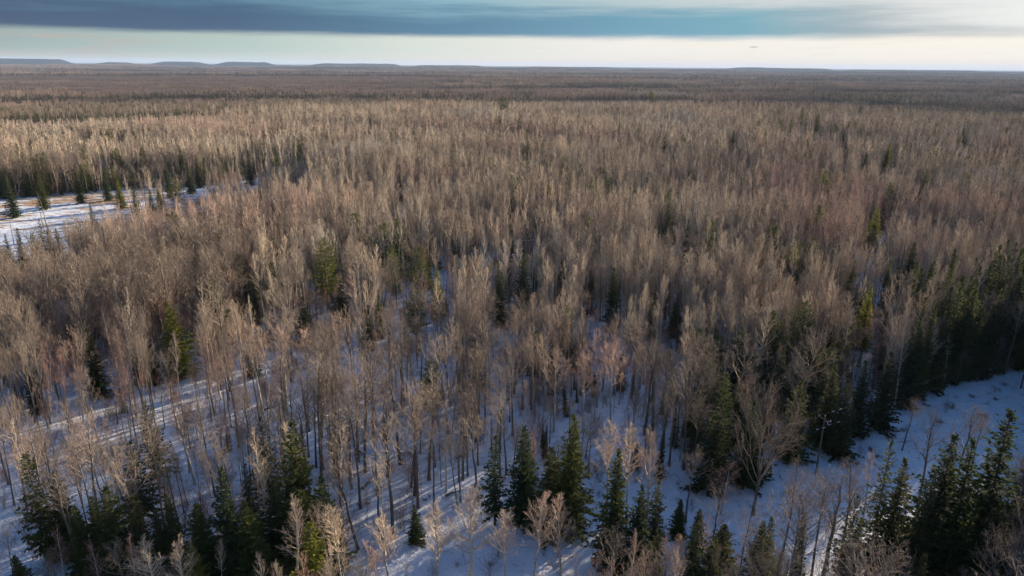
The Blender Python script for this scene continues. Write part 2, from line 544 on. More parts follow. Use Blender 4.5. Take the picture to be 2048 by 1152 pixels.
def bare_tree(kind, seed, lod):
    """returns (trunk MB, crown MB); built about 1:1 for a 17-20 m tree. lod 0 near, 1 middle, 2 far"""
    rs = np.random.RandomState(seed)
    T, C = MB(), MB()
    segs = []
    tr = (0.016, 0.036, 0.085)[lod] if kind != 'birch' else (0.013, 0.032, 0.08)[lod]
    if kind == 'aspen':
        H = 18.5
        pts, rad = trunk_line(rs, H, 0.16, wob=0.13, top=0.18)
        c0 = rs.uniform(0.38, 0.55)
        nb = (26, 16, 10)[lod]
        fine_seed = seed >= 60
        if fine_seed:
            nb, tr = 34, 0.011
        spec = ([(4, 6, 0.46, 0.55, 0.60, 0.5), (2, 3, 0.5, 0.55, 0.35, 0.5), (1, 0, 0, 0, 0.2, tr)],
                [(3, 4, 0.45, 0.58, 0.60, 0.55), (1, 2, 0.6, 0.6, 0.3, 0.6), (1, 0, 0, 0, 0.2, 0.028)],
                [(2, 3, 0.5, 0.6, 0.5, 0.8), (1, 0, 0, 0, 0.2, tr)])[lod]
        if fine_seed:
            spec = [(4, 8, 0.50, 0.60, 0.60, 0.42), (3, 5, 0.5, 0.6, 0.35, 0.45), (1, 0, 0, 0, 0.2, tr)]
        for k in range(nb):
            t = c0 + (0.985 - c0) * (k + rs.uniform(0, 0.8)) / nb
            u = (t - c0) / (1 - c0)
            L = (0.9 + 2.7 * (1 - u) ** 0.8) * (0.55 + 0.45 * min(1, u * 5)) * rs.uniform(0.75, 1.2)
            p, d = on_line(pts, t)
            a = k * 2.4 + rs.normal(0, 0.4)
            el = R(47 + 20 * u + rs.normal(0, 6))
            limb(rs, segs, p, np.array([math.cos(a) * math.cos(el), math.sin(a) * math.cos(el), math.sin(el)]), L, max((0.065, 0.085, 0.11)[lod] * (1 - 0.5 * u), tr * 1.2), 0, spec)
        T.poly(pts, rad if lod == 0 else [max(q, tr) for q in rad], (7, 4, 3)[lod])
    elif kind == 'maple':
        H = 19.0
        fork = rs.uniform(0.50, 0.62)
        pts, rad = trunk_line(rs, H * 0.93, 0.25, wob=0.16, top=0.2)
        T.poly(pts, [max(q, tr) for q in rad], (8, 5, 3)[lod])
        nl = (15, 10, 7)[lod]
        spec = ([(4, 6, 0.52, 0.75, 0.45, 0.5), (3, 4, 0.52, 0.75, 0.3, 0.5), (2, 3, 0.55, 0.7, 0.1, 0.6), (1, 0, 0, 0, 0.1, tr)],
                [(3, 5, 0.52, 0.75, 0.45, 0.6), (2, 3, 0.55, 0.75, 0.3, 0.6), (1, 0, 0, 0, 0.1, tr)],
                [(2, 4, 0.55, 0.75, 0.4, 0.8), (1, 0, 0, 0, 0.2, tr)])[lod]
        for k in range(nl):
            t = fork + (0.96 - fork) * (k + rs.uniform(0, 0.7)) / nl
            u = (t - fork) / (1 - fork)
            L = (2.3 + 3.6 * (1 - u)) * rs.uniform(0.75, 1.15)
            p, d = on_line(pts, t)
            a = k * 2.4 + rs.normal(0, 0.5)
            el = R(40 + 15 * u + rs.normal(0, 8))
            limb(rs, segs, p, np.array([math.cos(a) * math.cos(el), math.sin(a) * math.cos(el), math.sin(el)]), L, max((0.085, 0.10, 0.11)[lod] * (1 - 0.5 * u), tr * 1.2), 0, spec)
    elif kind == 'spreading':
        H = 17.0
        pts, rad = trunk_line(rs, H * 0.35, 0.30, wob=0.08, n=4, top=0.7)
        T.poly(pts, rad, 9)
        spec = [(6, 11, 0.42, 0.62, 0.50, 0.42), (4, 8, 0.45, 0.65, 0.3, 0.45), (2, 5, 0.5, 0.6, 0.15, 0.6), (1, 0, 0, 0, 0.1, 0.011)]
        for k in range(9):
            a = k * 2.4
            el = R(34 + 38 * (k / 8.0) + rs.normal(0, 4))
            p, d = on_line(pts, 0.62 + 0.38 * k / 9)
            limb(rs, segs, p, np.array([math.cos(a) * math.cos(el), math.sin(a) * math.cos(el), math.sin(el)]), rs.uniform(8.5, 11.0), 0.105, 0, spec)
    elif kind == 'round':
        H = 17.0
        pts, rad = trunk_line(rs, H * 0.9, 0.17, wob=0.10, top=0.2)
        T.poly(pts, rad, 7)
        spec = [(4, 8, 0.46, 0.7, 0.55, 0.5), (3, 5, 0.5, 0.7, 0.3, 0.5), (2, 4, 0.5, 0.6, 0.1, 0.6), (1, 0, 0, 0, 0.1, 0.014)]
        for k in range(22):
            t = 0.5 + 0.46 * k / 22.0
            u = (t - 0.5) / 0.5
            p, d = on_line(pts, t)
            a = k * 2.4
            el = R(30 + 38 * u)
            limb(rs, segs, p, np.array([math.cos(a) * math.cos(el), math.sin(a) * math.cos(el), math.sin(el)]), 3.5 * math.sqrt(max(0.1, 1 - (u * 0.9) ** 2)), 0.06, 0, spec)
    else:                                                     # birch: one to three leaning stems, fine twigs
        H = 14.0
        ns = 1 + (seed % 3)
        for sidx in range(ns):
            a0 = rs.uniform(0, 6.28)
            ln = rs.uniform(0.02, 0.05) if ns == 1 else rs.uniform(0.10, 0.20)
            h = H * rs.uniform(0.85, 1.05)
            n = 8
            pts = [np.array([math.cos(a0) * ln * h * (k / n), math.sin(a0) * ln * h * (k / n), h * k / n]) + np.append(rs.normal(0, 0.07, 2), 0) * (k / n) for k in range(n + 1)]
            rad = [max(0.105 * (1 - 0.85 * k / n), tr) for k in range(n + 1)]
            T.poly(pts, rad, (6, 4, 3)[lod])
            nb = max(6, int((24, 14, 8)[lod] / ns ** 0.6))
            spec = ([(4, 7, 0.48, 0.65, 0.5, 0.45), (2, 5, 0.55, 0.6, 0.1, 0.5), (1, 0, 0, 0, -0.1, tr)],
                    [(3, 5, 0.5, 0.65, 0.5, 0.6), (1, 2, 0.6, 0.6, 0.1, 0.7), (1, 0, 0, 0, 0, tr)],
                    [(2, 3, 0.5, 0.6, 0.5, 0.8), (1, 0, 0, 0, 0.1, tr)])[lod]
            for k in range(nb):
                t = 0.32 + 0.66 * (k + rs.uniform(0, 0.8)) / nb
                u = (t - 0.32) / 0.68
                p, d = on_line(pts, t)
                a = k * 2.4 + rs.normal(0, 0.4)
                el = R(45 + 15 * u + rs.normal(0, 8))
                limb(rs, segs, p, np.array([math.cos(a) * math.cos(el), math.sin(a) * math.cos(el), math.sin(el)]), (1.1 + 2.2 * (1 - u)) * rs.uniform(0.7, 1.2), max(0.03, tr * 1.2), 0, spec)
    C.segs(segs, 3, 0)
    return T, C


def conifer(kind, seed, lod, H=16.0, Rm=2.6):
    rs = np.random.RandomState(seed + 500)
    T, C = MB(), MB()
    pts, rad = trunk_line(rs, H * 0.985, 0.17, lean=0.008, wob=0.03, n=6, top=0.08)
    T.poly(pts, rad, (7, 4, 3)[lod])
    step = (0.30, 0.75, 1.7)[lod] * (1.5 if kind == 'pine' else 1.0)
    ls0 = (0.50, 1.10, 2.0)[lod]
    z = H * (0.05 if kind != 'pine' else 0.22)
    if kind == 'sparse':
        z = H * 0.15
        step *= 1.6
    c0 = z / H
    quads = []
    sides = []
    asym = rs.uniform(0, 6.28)
    while z < H * 0.99:
        t = z / H
        u = (t - c0) / (1 - c0)
        if kind == 'pine':
            prof = min(1.0, 0.55 + u * 2.2) * (1 - u ** 2.2) ** 0.8 + 0.05
        elif kind == 'narrow':
            prof = (1 - u) ** 0.75 * 0.62 + 0.05
        else:
            prof = min(1.0, 0.72 + 2.5 * u) * (1 - u) ** 0.82 + 0.03
        lump = 0.72 + 0.45 * rs.rand()
        nb = max(3, int(((10, 6, 4)[lod]) * (0.45 + 0.55 * (1 - u)) * (0.75 if kind == 'sparse' else (1.25 if kind == 'pine' else 1))))
        a0 = rs.uniform(0, 6.28)
        for k in range(nb):
            a = a0 + 6.283 * k / nb + rs.normal(0, 0.25)
            L = Rm * prof * lump * rs.uniform(0.5, 1.25) * (1 + 0.20 * math.cos(a - asym) + 0.14 * math.sin(3 * a + z * 0.9))
            el = R(-16 + 55 * u ** 1.5 + rs.normal(0, 6)) if kind != 'pine' else R(8 + 25 * u + rs.normal(0, 9))
            d = np.array([math.cos(a) * math.cos(el), math.sin(a) * math.cos(el), math.sin(el)])
            sd = np.array([-math.sin(a), math.cos(a), 0])
            p0, _ = on_line(pts, min(t, 0.97))
            p0 = np.array([p0[0], p0[1], z])
            if lod == 0:
                sides.append((*p0, *(p0 + d * L * 0.9), 0.03, 0.01))
            ns = max(1, int(L / (ls0 * 0.52)))
            for s in range(ns):
                f = (s + rs.uniform(0.3, 1.0)) / ns
                if kind == 'pine' and f < 0.35:
                    continue
                tip_up = np.array([0, 0, 0.10 * L * f * f])
                c = p0 + d * L * f * 0.92 + tip_up + rs.normal(0, 0.05, 3)
                for sg in ((-1, 1) if lod < 2 else (rs.choice([-1, 1]),)):
                    dirn = nrm(d * 0.8 + sd * sg * rs.uniform(0.3, 0.9) + np.array([0, 0, rs.uniform(-0.45, 0.20)]))
                    ln = ls0 * rs.uniform(0.7, 1.25) * (0.6 + 0.4 * (1 - u))
                    wv = nrm(np.cross(dirn, rs.normal(0, 1, 3) + np.array([0, 0, 1.8]))) * ln * rs.uniform(0.22, 0.36)
                    quads.append((c - dirn * ln * 0.15, c + dirn * ln * 0.4 + wv, c + dirn * ln, c + dirn * ln * 0.4 - wv))
        z += step * rs.uniform(0.8, 1.2) * (0.55 + 0.45 * (1 - u))
    tipz = np.array([pts[-1][0], pts[-1][1], H * 0.93])
    for k in range(6 if lod == 0 else 3):
        a = k * 2.1
        dirn = nrm(np.array([math.cos(a) * 0.25, math.sin(a) * 0.25, 1]))
        ln = 0.8 if lod < 2 else 1.6
        wv = nrm(np.cross(dirn, [math.cos(a + 1), math.sin(a + 1), 0])) * ln * 0.16
        c = tipz + np.array([0, 0, 0.25 * (k % 3)])
        quads.append((c, c + dirn * ln * 0.4 + wv, c + dirn * ln, c + dirn * ln * 0.4 - wv))
    Q = np.array(quads).reshape(-1, 3)
    C.add(Q, np.arange(len(Q)).reshape(-1, 4))
    if sides:
        T.segs(sides, 3)
    return T, C


def shrub(seed, lod):
    rs = np.random.RandomState(seed + 900)
    segs = []
    tr = (0.010, 0.028, 0.07)[lod]
    spec = [(3, 6, 0.5, 0.5, 0.4, 0.5), (2, 4, 0.5, 0.5, 0.2, 0.6), (1, 0, 0, 0, 0.1, tr)] if lod == 0 else [(2, 4, 0.5, 0.5, 0.3, 0.7), (1, 0, 0, 0, 0.1, tr)]
    for k in range((12, 7, 4)[lod]):
        a = rs.uniform(0, 6.28)
        el = R(rs.uniform(52, 84))
        limb(rs, segs, np.append(rs.normal(0, 0.25, 2), -0.05), np.array([math.cos(a) * math.cos(el), math.sin(a) * math.cos(el), math.sin(el)]), rs.uniform(2.0, 3.4), max(0.022, tr), 0, spec)
    C = MB()
    C.segs(segs, 3)
    return C


# prototypes ------------------------------------------------------------------
KIND = {   # trunk material, twig material, base height
    'aspen': (M_ASP_T, M_ASP_C, 18.5), 'maple': (M_MAP_T, M_MAP_C, 19.0), 'birch': (M_BIR_T, M_BIR_C, 14.0),
    'spruce': (M_CON_T, M_SPR, 16.0), 'pine': (M_CON_T, M_PIN, 16.0), 'shrub': (M_SHR, M_SHR, 3.0)}
NVAR = {'aspen': (7, 6, 5), 'maple': (6, 5, 4), 'birch': (6, 4, 3), 'spruce': (5, 5, 4), 'pine': (3, 2, 2), 'shrub': (4, 3, 2)}
PARTS = {}        # kind -> list of (trunk mesh, crown mesh) for the near trees
FORMS = {}        # kind -> collection with near, middle and far forms, one mesh each, in that order


def join(T, C):
    if T is None:
        V, F, M_ = C.arrays()
        return V, F, M_
    v1, f1, m1 = T.arrays()
    v2, f2, m2 = C.arrays()
    return np.concatenate([v1, v2]), np.concatenate([f1, f2 + len(v1)]), np.concatenate([m1 * 0, m2 * 0 + 1])


def make(kind, seed, lod):
    if kind in ('aspen', 'maple', 'birch', 'spreading', 'round'):
        return bare_tree(kind, seed, lod)
    if kind == 'spruce':
        return conifer('narrow' if seed % 5 in (1, 3) else 'spruce', seed, lod)
    if kind == 'pine':
        return conifer('pine', seed, lod, Rm=3.0)
    return None, shrub(seed, lod)


RAW = {}
for kind in KIND:
    mt, mc, H0 = KIND[kind]
    fc = bpy.data.collections.new(kind + '_forms')
    PARTS[kind] = []
    idx = 0
    for lod in range(3):
        for v in range(NVAR[kind][lod]):
            T, C = make(kind, v + 10 * lod + 3, lod)
            V, F, M_ = join(T, C)
            RAW[(kind, lod, v)] = (V, F, M_)
            me = mesh_from(kind + '_tree', V, F, M_, [mt, mc])
            o = bpy.data.objects.new('%s_form_%02d' % (kind, idx), me)
            fc.objects.link(o)
            idx += 1
            if lod == 0 and kind != 'shrub':
                PARTS[kind].append((T.mesh(kind + '_trunk', [mt]), C.mesh(kind + '_crown', [mc])))
            elif lod == 0:
                PARTS[kind].append((None, me))
    FORMS[kind] = fc

# ------------------------------------------------------------------ where things stand
TREES = {k: [] for k in KIND}       # rows: x, y, z, rot, scale xy, scale z, height m
NAMED = []                          # hand placed: dict


def inpoly(px, py, poly):
    px = np.asarray(px)
    inside = np.zeros(px.shape, bool)
    n = len(poly)
    for i in range(n):
        x0, y0 = poly[i]
        x1, y1 = poly[(i + 1) % n]
        c = ((y0 > py) != (y1 > py)) & (px < (x1 - x0) * (py - y0) / (y1 - y0 + 1e-9) + x0)
        inside ^= c
    return inside


FIELD = [(-500, 408), (0, 402), (200, 384), (330, 374), (500, 379), (500, 388), (380, 398), (320, 422), (250, 446), (160, 500), (0, 548), (-500, 600)]
CORR = [(820, 1060), (1030, 1010), (1185, 965), (1330, 965), (1480, 925), (1640, 895), (1740, 850), (1850, 795), (2048, 738), (2110, 716), (2130, 800), (2120, 960), (1950, 1060), (1780, 1110), (1620, 1130), (1500, 1150), (1350, 1190), (1100, 1300), (700, 1300), (700, 1180)]
OPENW = [(-300, 745), (380, 735), (560, 700), (900, 700), (1060, 760), (1050, 960), (1000, 1020), (700, 1110), (400, 1120), (-300, 1180)]

NEARC = []    # hand placed conifers: x_top, y_top, height, width, form, label
C_ = NEARC.append
for row in [
    (338, 602, 16, 7.6, 'olive', 'broad bright olive spruce standing alone among red birches, left'),
    (172, 655, 14, 4.6, 'spruce', 'dark slim spruce left of the broad bright olive spruce'),
    (645, 473, 19, 6.6, 'pine', 'tall rounded green pine standing above the tan aspens, left of centre'),
    (388, 512, 14, 3.0, 'narrow', 'thin olive spire of a spruce in brown twigs, left of the rounded pine'),
    (105, 510, 12, 2.6, 'narrow', 'small dark spire of a spruce by the left edge below the snowy field'),
    (487, 533, 12, 2.8, 'narrow', 'left one of two slim dark spruces left of the rounded pine'),
    (506, 550, 12, 3.4, 'narrow', 'right one of two slim dark spruces left of the rounded pine'),
    (541, 524, 15, 4.0, 'pine', 'yellow green pine half hidden by a pale aspen, left of the rounded pine'),
    (603, 592, 12, 5.0, 'spruce', 'dark spruce behind pale aspen stems below the rounded pine'),
    (680, 560, 11, 5.0, 'spruce', 'dark green spruce low in the aspens right of the rounded pine'),
    (788, 488, 17, 5.0, 'pine', 'leftmost green pine of the cluster in the middle of the aspens'),
    (838, 490, 16, 5.0, 'pine', 'middle green pine of the cluster in the middle of the aspens'),
    (874, 533, 13, 5.0, 'olive', 'bright yellow green conifer at the right end of the central cluster'),
    (1047, 503, 17, 5.6, 'spruce', 'tall conical spruce with lit right flank in the picture centre'),
    (1001, 543, 14, 4.4, 'spruce', 'dark squat spruce just left of the tall central conical spruce'),
    (1228, 534, 16, 5.0, 'spruce', 'conical spruce standing right of the central conical spruce among pale aspens'),
    (1183, 540, 12, 2.6, 'narrow', 'very thin dark spruce spire left of a conical spruce, right of centre'),
    (1125, 520, 13, 3.2, 'narrow', 'yellow green narrow spruce between the two conical spruces of the centre'),
    (1338, 408, 17, 6.0, 'sparse', 'open brownish green conifer standing above aspens right of centre'),
    (1376, 436, 18, 4.2, 'spruce', 'dark green spruce right of the open brownish conifer'),
    (735, 622, 9, 4.0, 'spruce', 'short dark spruce below the central pine cluster'),
    (1310, 606, 9, 3.6, 'spruce', 'short spruce peeking out of pale aspens, left one of two'),
    (1350, 601, 9, 3.0, 'spruce', 'short spruce peeking out of pale aspens, right one of two'),
    (1745, 570, 15, 5.2, 'olive', 'yellow orange lit conifer in the aspens at the right'),
    (1757, 415, 15, 7.0, 'olive', 'broad olive conifer above the aspens in the upper right'),
    (1304, 180, 27, 11.0, 'pine', 'lone emergent pine on the skyline of the tan stand, right of centre'),
    (1004, 190, 24, 11.0, 'pine', 'lone bushy pine on the far edge of the tan stand, near the middle'),
    (1648, 180, 25, 7.0, 'pine', 'small emergent pine on the far edge of the stand, far right'),
    (1997, 177, 26, 9.0, 'pine', 'emergent pine on the far edge near the right border'),
    (1606, 214, 22, 6.0, 'pine', 'tall pine at the left of a far conifer clump on the right'),
    (1638, 226, 20, 6.0, 'pine', 'pine at the right of a far conifer clump on the right'),
    (1722, 205, 20, 4.5, 'spruce', 'slim spruce rising above the far aspens on the right'),
    (1468, 260, 17, 6.0, 'spruce', 'dark spruce alone in the far aspens right of centre'),
    (1240, 243, 17, 3.0, 'narrow', 'thin dark spruce spire in far aspens above the centre'),
    (740, 232, 16, 4.0, 'spruce', 'tiny dark spruce in the far tan stand left of centre'),
    (1780, 285, 17, 7.0, 'olive', 'olive spruce in mixed woods of the upper right'),
    (1734, 303, 16, 5.0, 'spruce', 'olive spruce left of another in the upper right woods'),
    (1852, 335, 18, 7.0, 'sparse', 'open brownish conifer in the upper right woods'),
    (1690, 262, 16, 5.0, 'spruce', 'dark spruce in far mixed woods of the upper right'),
    (1930, 250, 20, 6.0, 'spruce', 'tall olive spruce near the upper right border'),
    (800, 365, 9, 4.0, 'olive', 'tiny yellow green conifer among tan aspens above the pine cluster'),
    # round the field
    (148, 325, 18, 5.0, 'spruce', 'tall conical spruce behind the snowy field, left of its middle'),
    (234, 357, 13, 6.0, 'olive', 'bright olive spruce on the far edge of the snowy field'),
    (348, 353, 14, 7.0, 'pine', 'bushy pale green pine at the right end of the snowy field'),
    (375, 325, 15, 5.0, 'spruce', 'dark spruce behind the right end of the field, left one of a pair'),
    (392, 308, 17, 5.5, 'spruce', 'dark spruce behind the right end of the field, right one of a pair'),
    (495, 300, 18, 6.0, 'spruce', 'large dark spruce right of the field before the tan stand'),
    (298, 378, 12, 4.0, 'spruce', 'small spruce in front of the snowy field, left one of a close pair'),
    (314, 376, 12, 4.2, 'spruce', 'small spruce in front of the snowy field, right one of a close pair'),
    (265, 376, 10, 2.8, 'spruce', 'slim short spruce on the snow right of the bright olive one'),
    (205, 330, 16, 4.5, 'spruce', 'dark spruce behind the field, right of the tall conical one'),
    (180, 406, 11, 3.6, 'spruce', 'small dark spruce standing before the snow of the field'),
    (330, 330, 15, 4.0, 'spruce', 'narrow spruce at the foot of the stand behind the field'),
    (12, 345, 18, 6.0, 'spruce', 'dark spruce behind the field at the left border'),
    (75, 343, 16, 6.0, 'spruce', 'dark spruce behind the field, second from the left border'),
    (10, 468, 13, 4.0, 'spruce', 'dark spruce before the field at the left border'),
    (32, 455, 14, 4.2, 'spruce', 'dark spruce before the field, second from the left border'),
    (76, 438, 14, 5.0, 'sparse', 'brownish open spruce before the field, left of a dark trio'),
    (93, 448, 12, 4.0, 'spruce', 'first of a dark trio of spruces before the snowy field'),
    (109, 456, 12, 4.5, 'spruce', 'last of a dark trio of spruces before the snowy field'),
    # lower left
    (54, 900, 16, 6.4, 'sparse', 'ragged olive spruce over shaded snow at the lower left'),
    (106, 938, 13, 4.6, 'spruce', 'dark spruce just right of the ragged olive spruce, lower left'),
    (150, 1010, 11, 5.0, 'spruce', 'dark spruce at the left start of the lower left row'),
    (182, 990, 12, 4.4, 'spruce', 'dark spruce second in the lower left row'),
    (206, 972, 14, 6.0, 'spruce', 'large olive tipped spruce in the lower left row'),
    (262, 990, 12, 5.0, 'spruce', 'dark green spruce in the lower left row right of the olive tipped one'),
    (335, 986, 12, 4.4, 'spruce', 'pointed spruce in the middle of the lower left row'),
    (312, 1015, 10, 3.4, 'narrow', 'slim spruce left of a pointed one in the lower left row'),
    (441, 932, 17, 5.6, 'spruce', 'tallest pointed dark spruce of the lower left row'),
    (395, 1005, 12, 6.0, 'spruce', 'bushy dark spruce left of the tallest in the row'),
    (495, 1000, 13, 6.0, 'spruce', 'bushy dark spruce right of the tallest in the row'),
    (585, 838, 19, 7.0, 'spruce', 'big dark spruce with bare twigs before it, left of the sunlit snow'),
    (548, 955, 13, 6.0, 'spruce', 'dark spruce at the left foot of the big dark spruce'),
    (646, 950, 14, 6.0, 'spruce', 'dark spruce at the right foot of the big dark spruce'),
    (600, 980, 12, 6.5, 'spruce', 'dark bushy spruce at the right end of the lower left row'),
    (620, 1040, 14, 6.0, 'olive', 'olive green conifer between pale birches at the bottom left of centre'),
    (385, 1092, 10, 4.4, 'olive', 'olive conifer top at the bottom edge, lower left'),
    (28, 1108, 7, 3.5, 'spruce', 'small dark spruce in the bottom left corner'),
    (290, 800, 14, 5.4, 'sparse', 'brown green open conifer over dappled snow, left'),
    (255, 880, 13, 6.0, 'sparse', 'open thin conifer over striped snow above the lower left row'),
    (490, 925, 12, 4.6, 'sparse', 'thin ragged conifer on striped snow left of the big dark spruce'),
    (521, 832, 13, 5.0, 'sparse', 'thin see-through conifer upslope left of the big dark spruce'),
    (828, 1008, 6, 2.6, 'spruce', 'small dark spruce alone on snow at the bottom middle'),
    # lower middle and right
    (1050, 848, 15, 5.4, 'spruce', 'tall dark spruce left of the broad pair, right of the maple grove'),
    (1146, 826, 18, 6.4, 'spruce', 'broad dark spruce, the taller of a pair beside the snowy cut'),
    (1103, 892, 13, 6.4, 'spruce', 'broad dark spruce, the lower of a pair beside the snowy cut'),
    (990, 868, 14, 4.4, 'sparse', 'thin open conifer at the right end of the maple grove'),
    (1237, 898, 17, 5.4, 'spruce', 'tall pointed green spruce in the middle of the bottom right'),
    (1283, 968, 13, 4.6, 'spruce', 'dark spruce right of the tall pointed green spruce'),
    (1317, 958, 12, 4.2, 'sparse', 'loose green conifer right of a dark spruce, bottom right of centre'),
    (1316, 1056, 10, 3.8, 'spruce', 'small pointed green spruce at the bottom right of centre'),
    (1363, 998, 6, 2.4, 'narrow', 'left one of two tiny dark spruces on the snowy cut'),
    (1400, 1016, 6, 2.4, 'narrow', 'right one of two tiny dark spruces on the snowy cut'),
    (1457, 742, 17, 5.0, 'spruce', 'tall dark green spruce behind the wide bare tree'),
    (1440, 800, 15, 6.5, 'spruce', 'dark spruce left behind the wide bare tree'),
    (1510, 800, 14, 6.0, 'spruce', 'dark spruce directly behind the wide bare tree'),
    (1670, 728, 15, 5.4, 'spruce', 'pointed dark spruce on the far side of the cut above the pole'),
    (1600, 760, 14, 6.4, 'spruce', 'bushy dark spruce on the far side of the cut left of the pole'),
    (1700, 755, 14, 5.0, 'spruce', 'dark spruce on the far side of the cut right of the pole'),
    (1735, 720, 14, 5.0, 'spruce', 'dark spruce beyond the wires right of the pole'),
    (1787, 700, 15, 5.6, 'spruce', 'tall dark spruce beyond the wires toward the right border'),
    (1570, 700, 13, 4.6, 'spruce', 'dark spruce in brown woods above the wide bare tree'),
    (1786, 876, 20, 5.0, 'sparse', 'tall reddish brown open conifer before the snowy cut, right'),
    (1812, 915, 17, 5.4, 'spruce', 'green conifer leaning on the reddish open one, right'),
    (1906, 866, 20, 7.0, 'spruce', 'large dark green spruce between bare trees, lower right'),
    (1866, 940, 16, 5.0, 'sparse', 'brown open conifer left of the large dark spruce, lower right'),
    (1958, 880, 20, 6.5, 'spruce', 'dark spruce right of the large one, lower right'),
    (2032, 820, 24, 8.0, 'spruce', 'tallest dark spruce cut by the right border'),
    (1716, 985, 13, 4.2, 'sparse', 'thin dark conifer below the pole, lower right'),
    (1450, 1050, 9, 6.0, 'spruce', 'bushy dark young conifer at the bottom, right of centre'),
    (1990, 985, 14, 7.0, 'spruce', 'bushy shaded spruce in the bottom right corner'),
    (1530, 1040, 9, 4.0, 'spruce', 'small shaded conifer at the foot of the wide bare tree'),
]:
    C_(row)

NEARB = [    # hand placed bare trees: x_top, y_top, height, width, form, label
    (1538, 792, 18.5, 11.6, 'spreading', 'wide spreading bare tree, the largest crown beside the snowy cut'),
    (1113, 680, 17, 6.2, 'round', 'leftmost of three round headed tan trees right of centre'),
    (1172, 690, 16, 5.0, 'round', 'middle one of three round headed tan trees right of centre'),
    (1232, 668, 17.5, 6.6, 'round', 'rightmost of three round headed tan trees right of centre'),
    (470, 600, 20, 5.0, 'aspen', 'tallest pale aspen over bluish snow, left of centre'),
    (418, 618, 18, 4.2, 'aspen', 'pale aspen left of the tallest one over bluish snow'),
    (505, 640, 18, 4.5, 'aspen', 'pale aspen right of the tallest one over bluish snow'),
    (556, 652, 17, 5.5, 'aspen', 'cream limbed aspen, left one of a leaning pair'),
    (600, 655, 18, 5.5, 'aspen', 'cream limbed aspen, right one of a leaning pair'),
    (540, 540, 18, 4.5, 'aspen', 'pale aspen in front of the yellow green pine, left of centre'),
    (575, 1000, 14, 4.6, 'aspen', 'pale leafless tree before the dark row, leftmost along the bottom'),
    (670, 1010, 14, 4.8, 'aspen', 'pale leafless tree right of the olive conifer at the bottom'),
    (288, 1085, 12, 4.6, 'aspen', 'pale leafless treetop before the lower left spruces'),
    (352, 1080, 12, 4.6, 'aspen', 'pale leafless treetop right of another before the spruces'),
    (770, 1030, 13, 4.8, 'aspen', 'pale bare tree on shaded snow left of the small dark spruce'),
    (870, 1012, 14, 5.2, 'aspen', 'pale bare tree with fan crown right of the small dark spruce'),
    (940, 965, 16, 7.0, 'aspen', 'widest pale bare crown at the bottom middle'),
    (1010, 1030, 13, 4.5, 'aspen', 'thin bare tree on snow at the bottom right of the widest crown'),
    (1070, 985, 15, 5.2, 'aspen', 'pale bare tree below the tall dark spruce, bottom middle'),
    (1130, 988, 15, 5.2, 'aspen', 'pale bare tree below the broad spruce pair, bottom middle'),
    (1225, 852, 17, 5.4, 'aspen', 'left one of three pale aspens behind the tall pointed spruce'),
    (1268, 848, 17, 4.6, 'aspen', 'middle one of three pale aspens behind the tall pointed spruce'),
    (1308, 852, 17, 5.2, 'aspen', 'right one of three pale aspens behind the tall pointed spruce'),
    (1455, 905, 10, 6.0, 'birch', 'low reddish bare tree at the near end of the dark woods'),
    (118, 615, 15, 5.0, 'birch', 'white stemmed birch in red twigs near the left border'),
    (100, 690, 13, 5.0, 'birch', 'white forked birch with red twigs, lower of the left group'),
    (365, 800, 14, 5.0, 'aspen', 'pale bare tree over dappled snow right of the brown green conifer'),
    (1660, 935, 16, 5.0, 'maple', 'dark bare tree against the snow just right of the pole'),
    (1720, 905, 17, 6.0, 'maple', 'dark bare tree against the snow left of the reddish conifer'),
    (1880, 815, 18, 6.0, 'maple', 'bare tree with dark stem against the snow, far right'),
    (1950, 805, 18, 6.0, 'maple', 'bare dark tree against the snow near the right border'),
    (1595, 905, 17, 5.0, 'maple', 'dark slim bare tree right of the wide bare tree'),
    (1440, 960, 13, 5.0, 'maple', 'dark forked bare tree on the snow left of the wide one'),
]

used_xy = []


def spot(px, py, H):
    p = at(px, py, H)
    for _ in range(3):
        z = float(ground_z(p[0], p[1]))
        p = at(px, py, H + z)
    return p[0], p[1], float(ground_z(p[0], p[1]))


FORM_MESH = {}


def special(form, seed):
    """mesh pairs of the hand placed forms"""
    key = (form, seed)
    if key not in FORM_MESH:
        if form in ('olive', 'sparse', 'narrow', 'spruce', 'pine'):
            T, C = conifer({'olive': 'spruce'}.get(form, form), 40 + seed, 0, 16.0, 3.0 if form != 'narrow' else 3.2)
            mc = {'olive': M_OLV, 'pine': M_PIN, 'sparse': M_SPR}.get(form, M_SPR)
            FORM_MESH[key] = (T.mesh(form + '_trunk', [M_CON_T]), C.mesh(form + '_crown', [mc]), 16.0, 5.2 if form != 'narrow' else 4.0)
        else:
            T, C = bare_tree(form, 60 + seed, 0)
            mt, mc = {'spreading': (M_MAP_T, M_MAP_C), 'maple': (M_MAP_T, M_MAP_C), 'round': (M_ASP_T, M_ASP_C), 'aspen': (M_ASP_T, M_ASP_C), 'birch': (M_BIR_T, M_BIR_C)}[form]
            H0 = {'spreading': 14.5, 'maple': 19.5, 'round': 17.5, 'aspen': 18.8, 'birch': 14.5}[form]
            W0 = {'spreading': 15.0, 'maple': 7.5, 'round': 6.0, 'aspen': 4.3, 'birch': 4.6}[form]
            FORM_MESH[key] = (T.mesh(form + '_trunk', [mt]), C.mesh(form + '_crown', [mc]), H0, W0)
    return FORM_MESH[key]


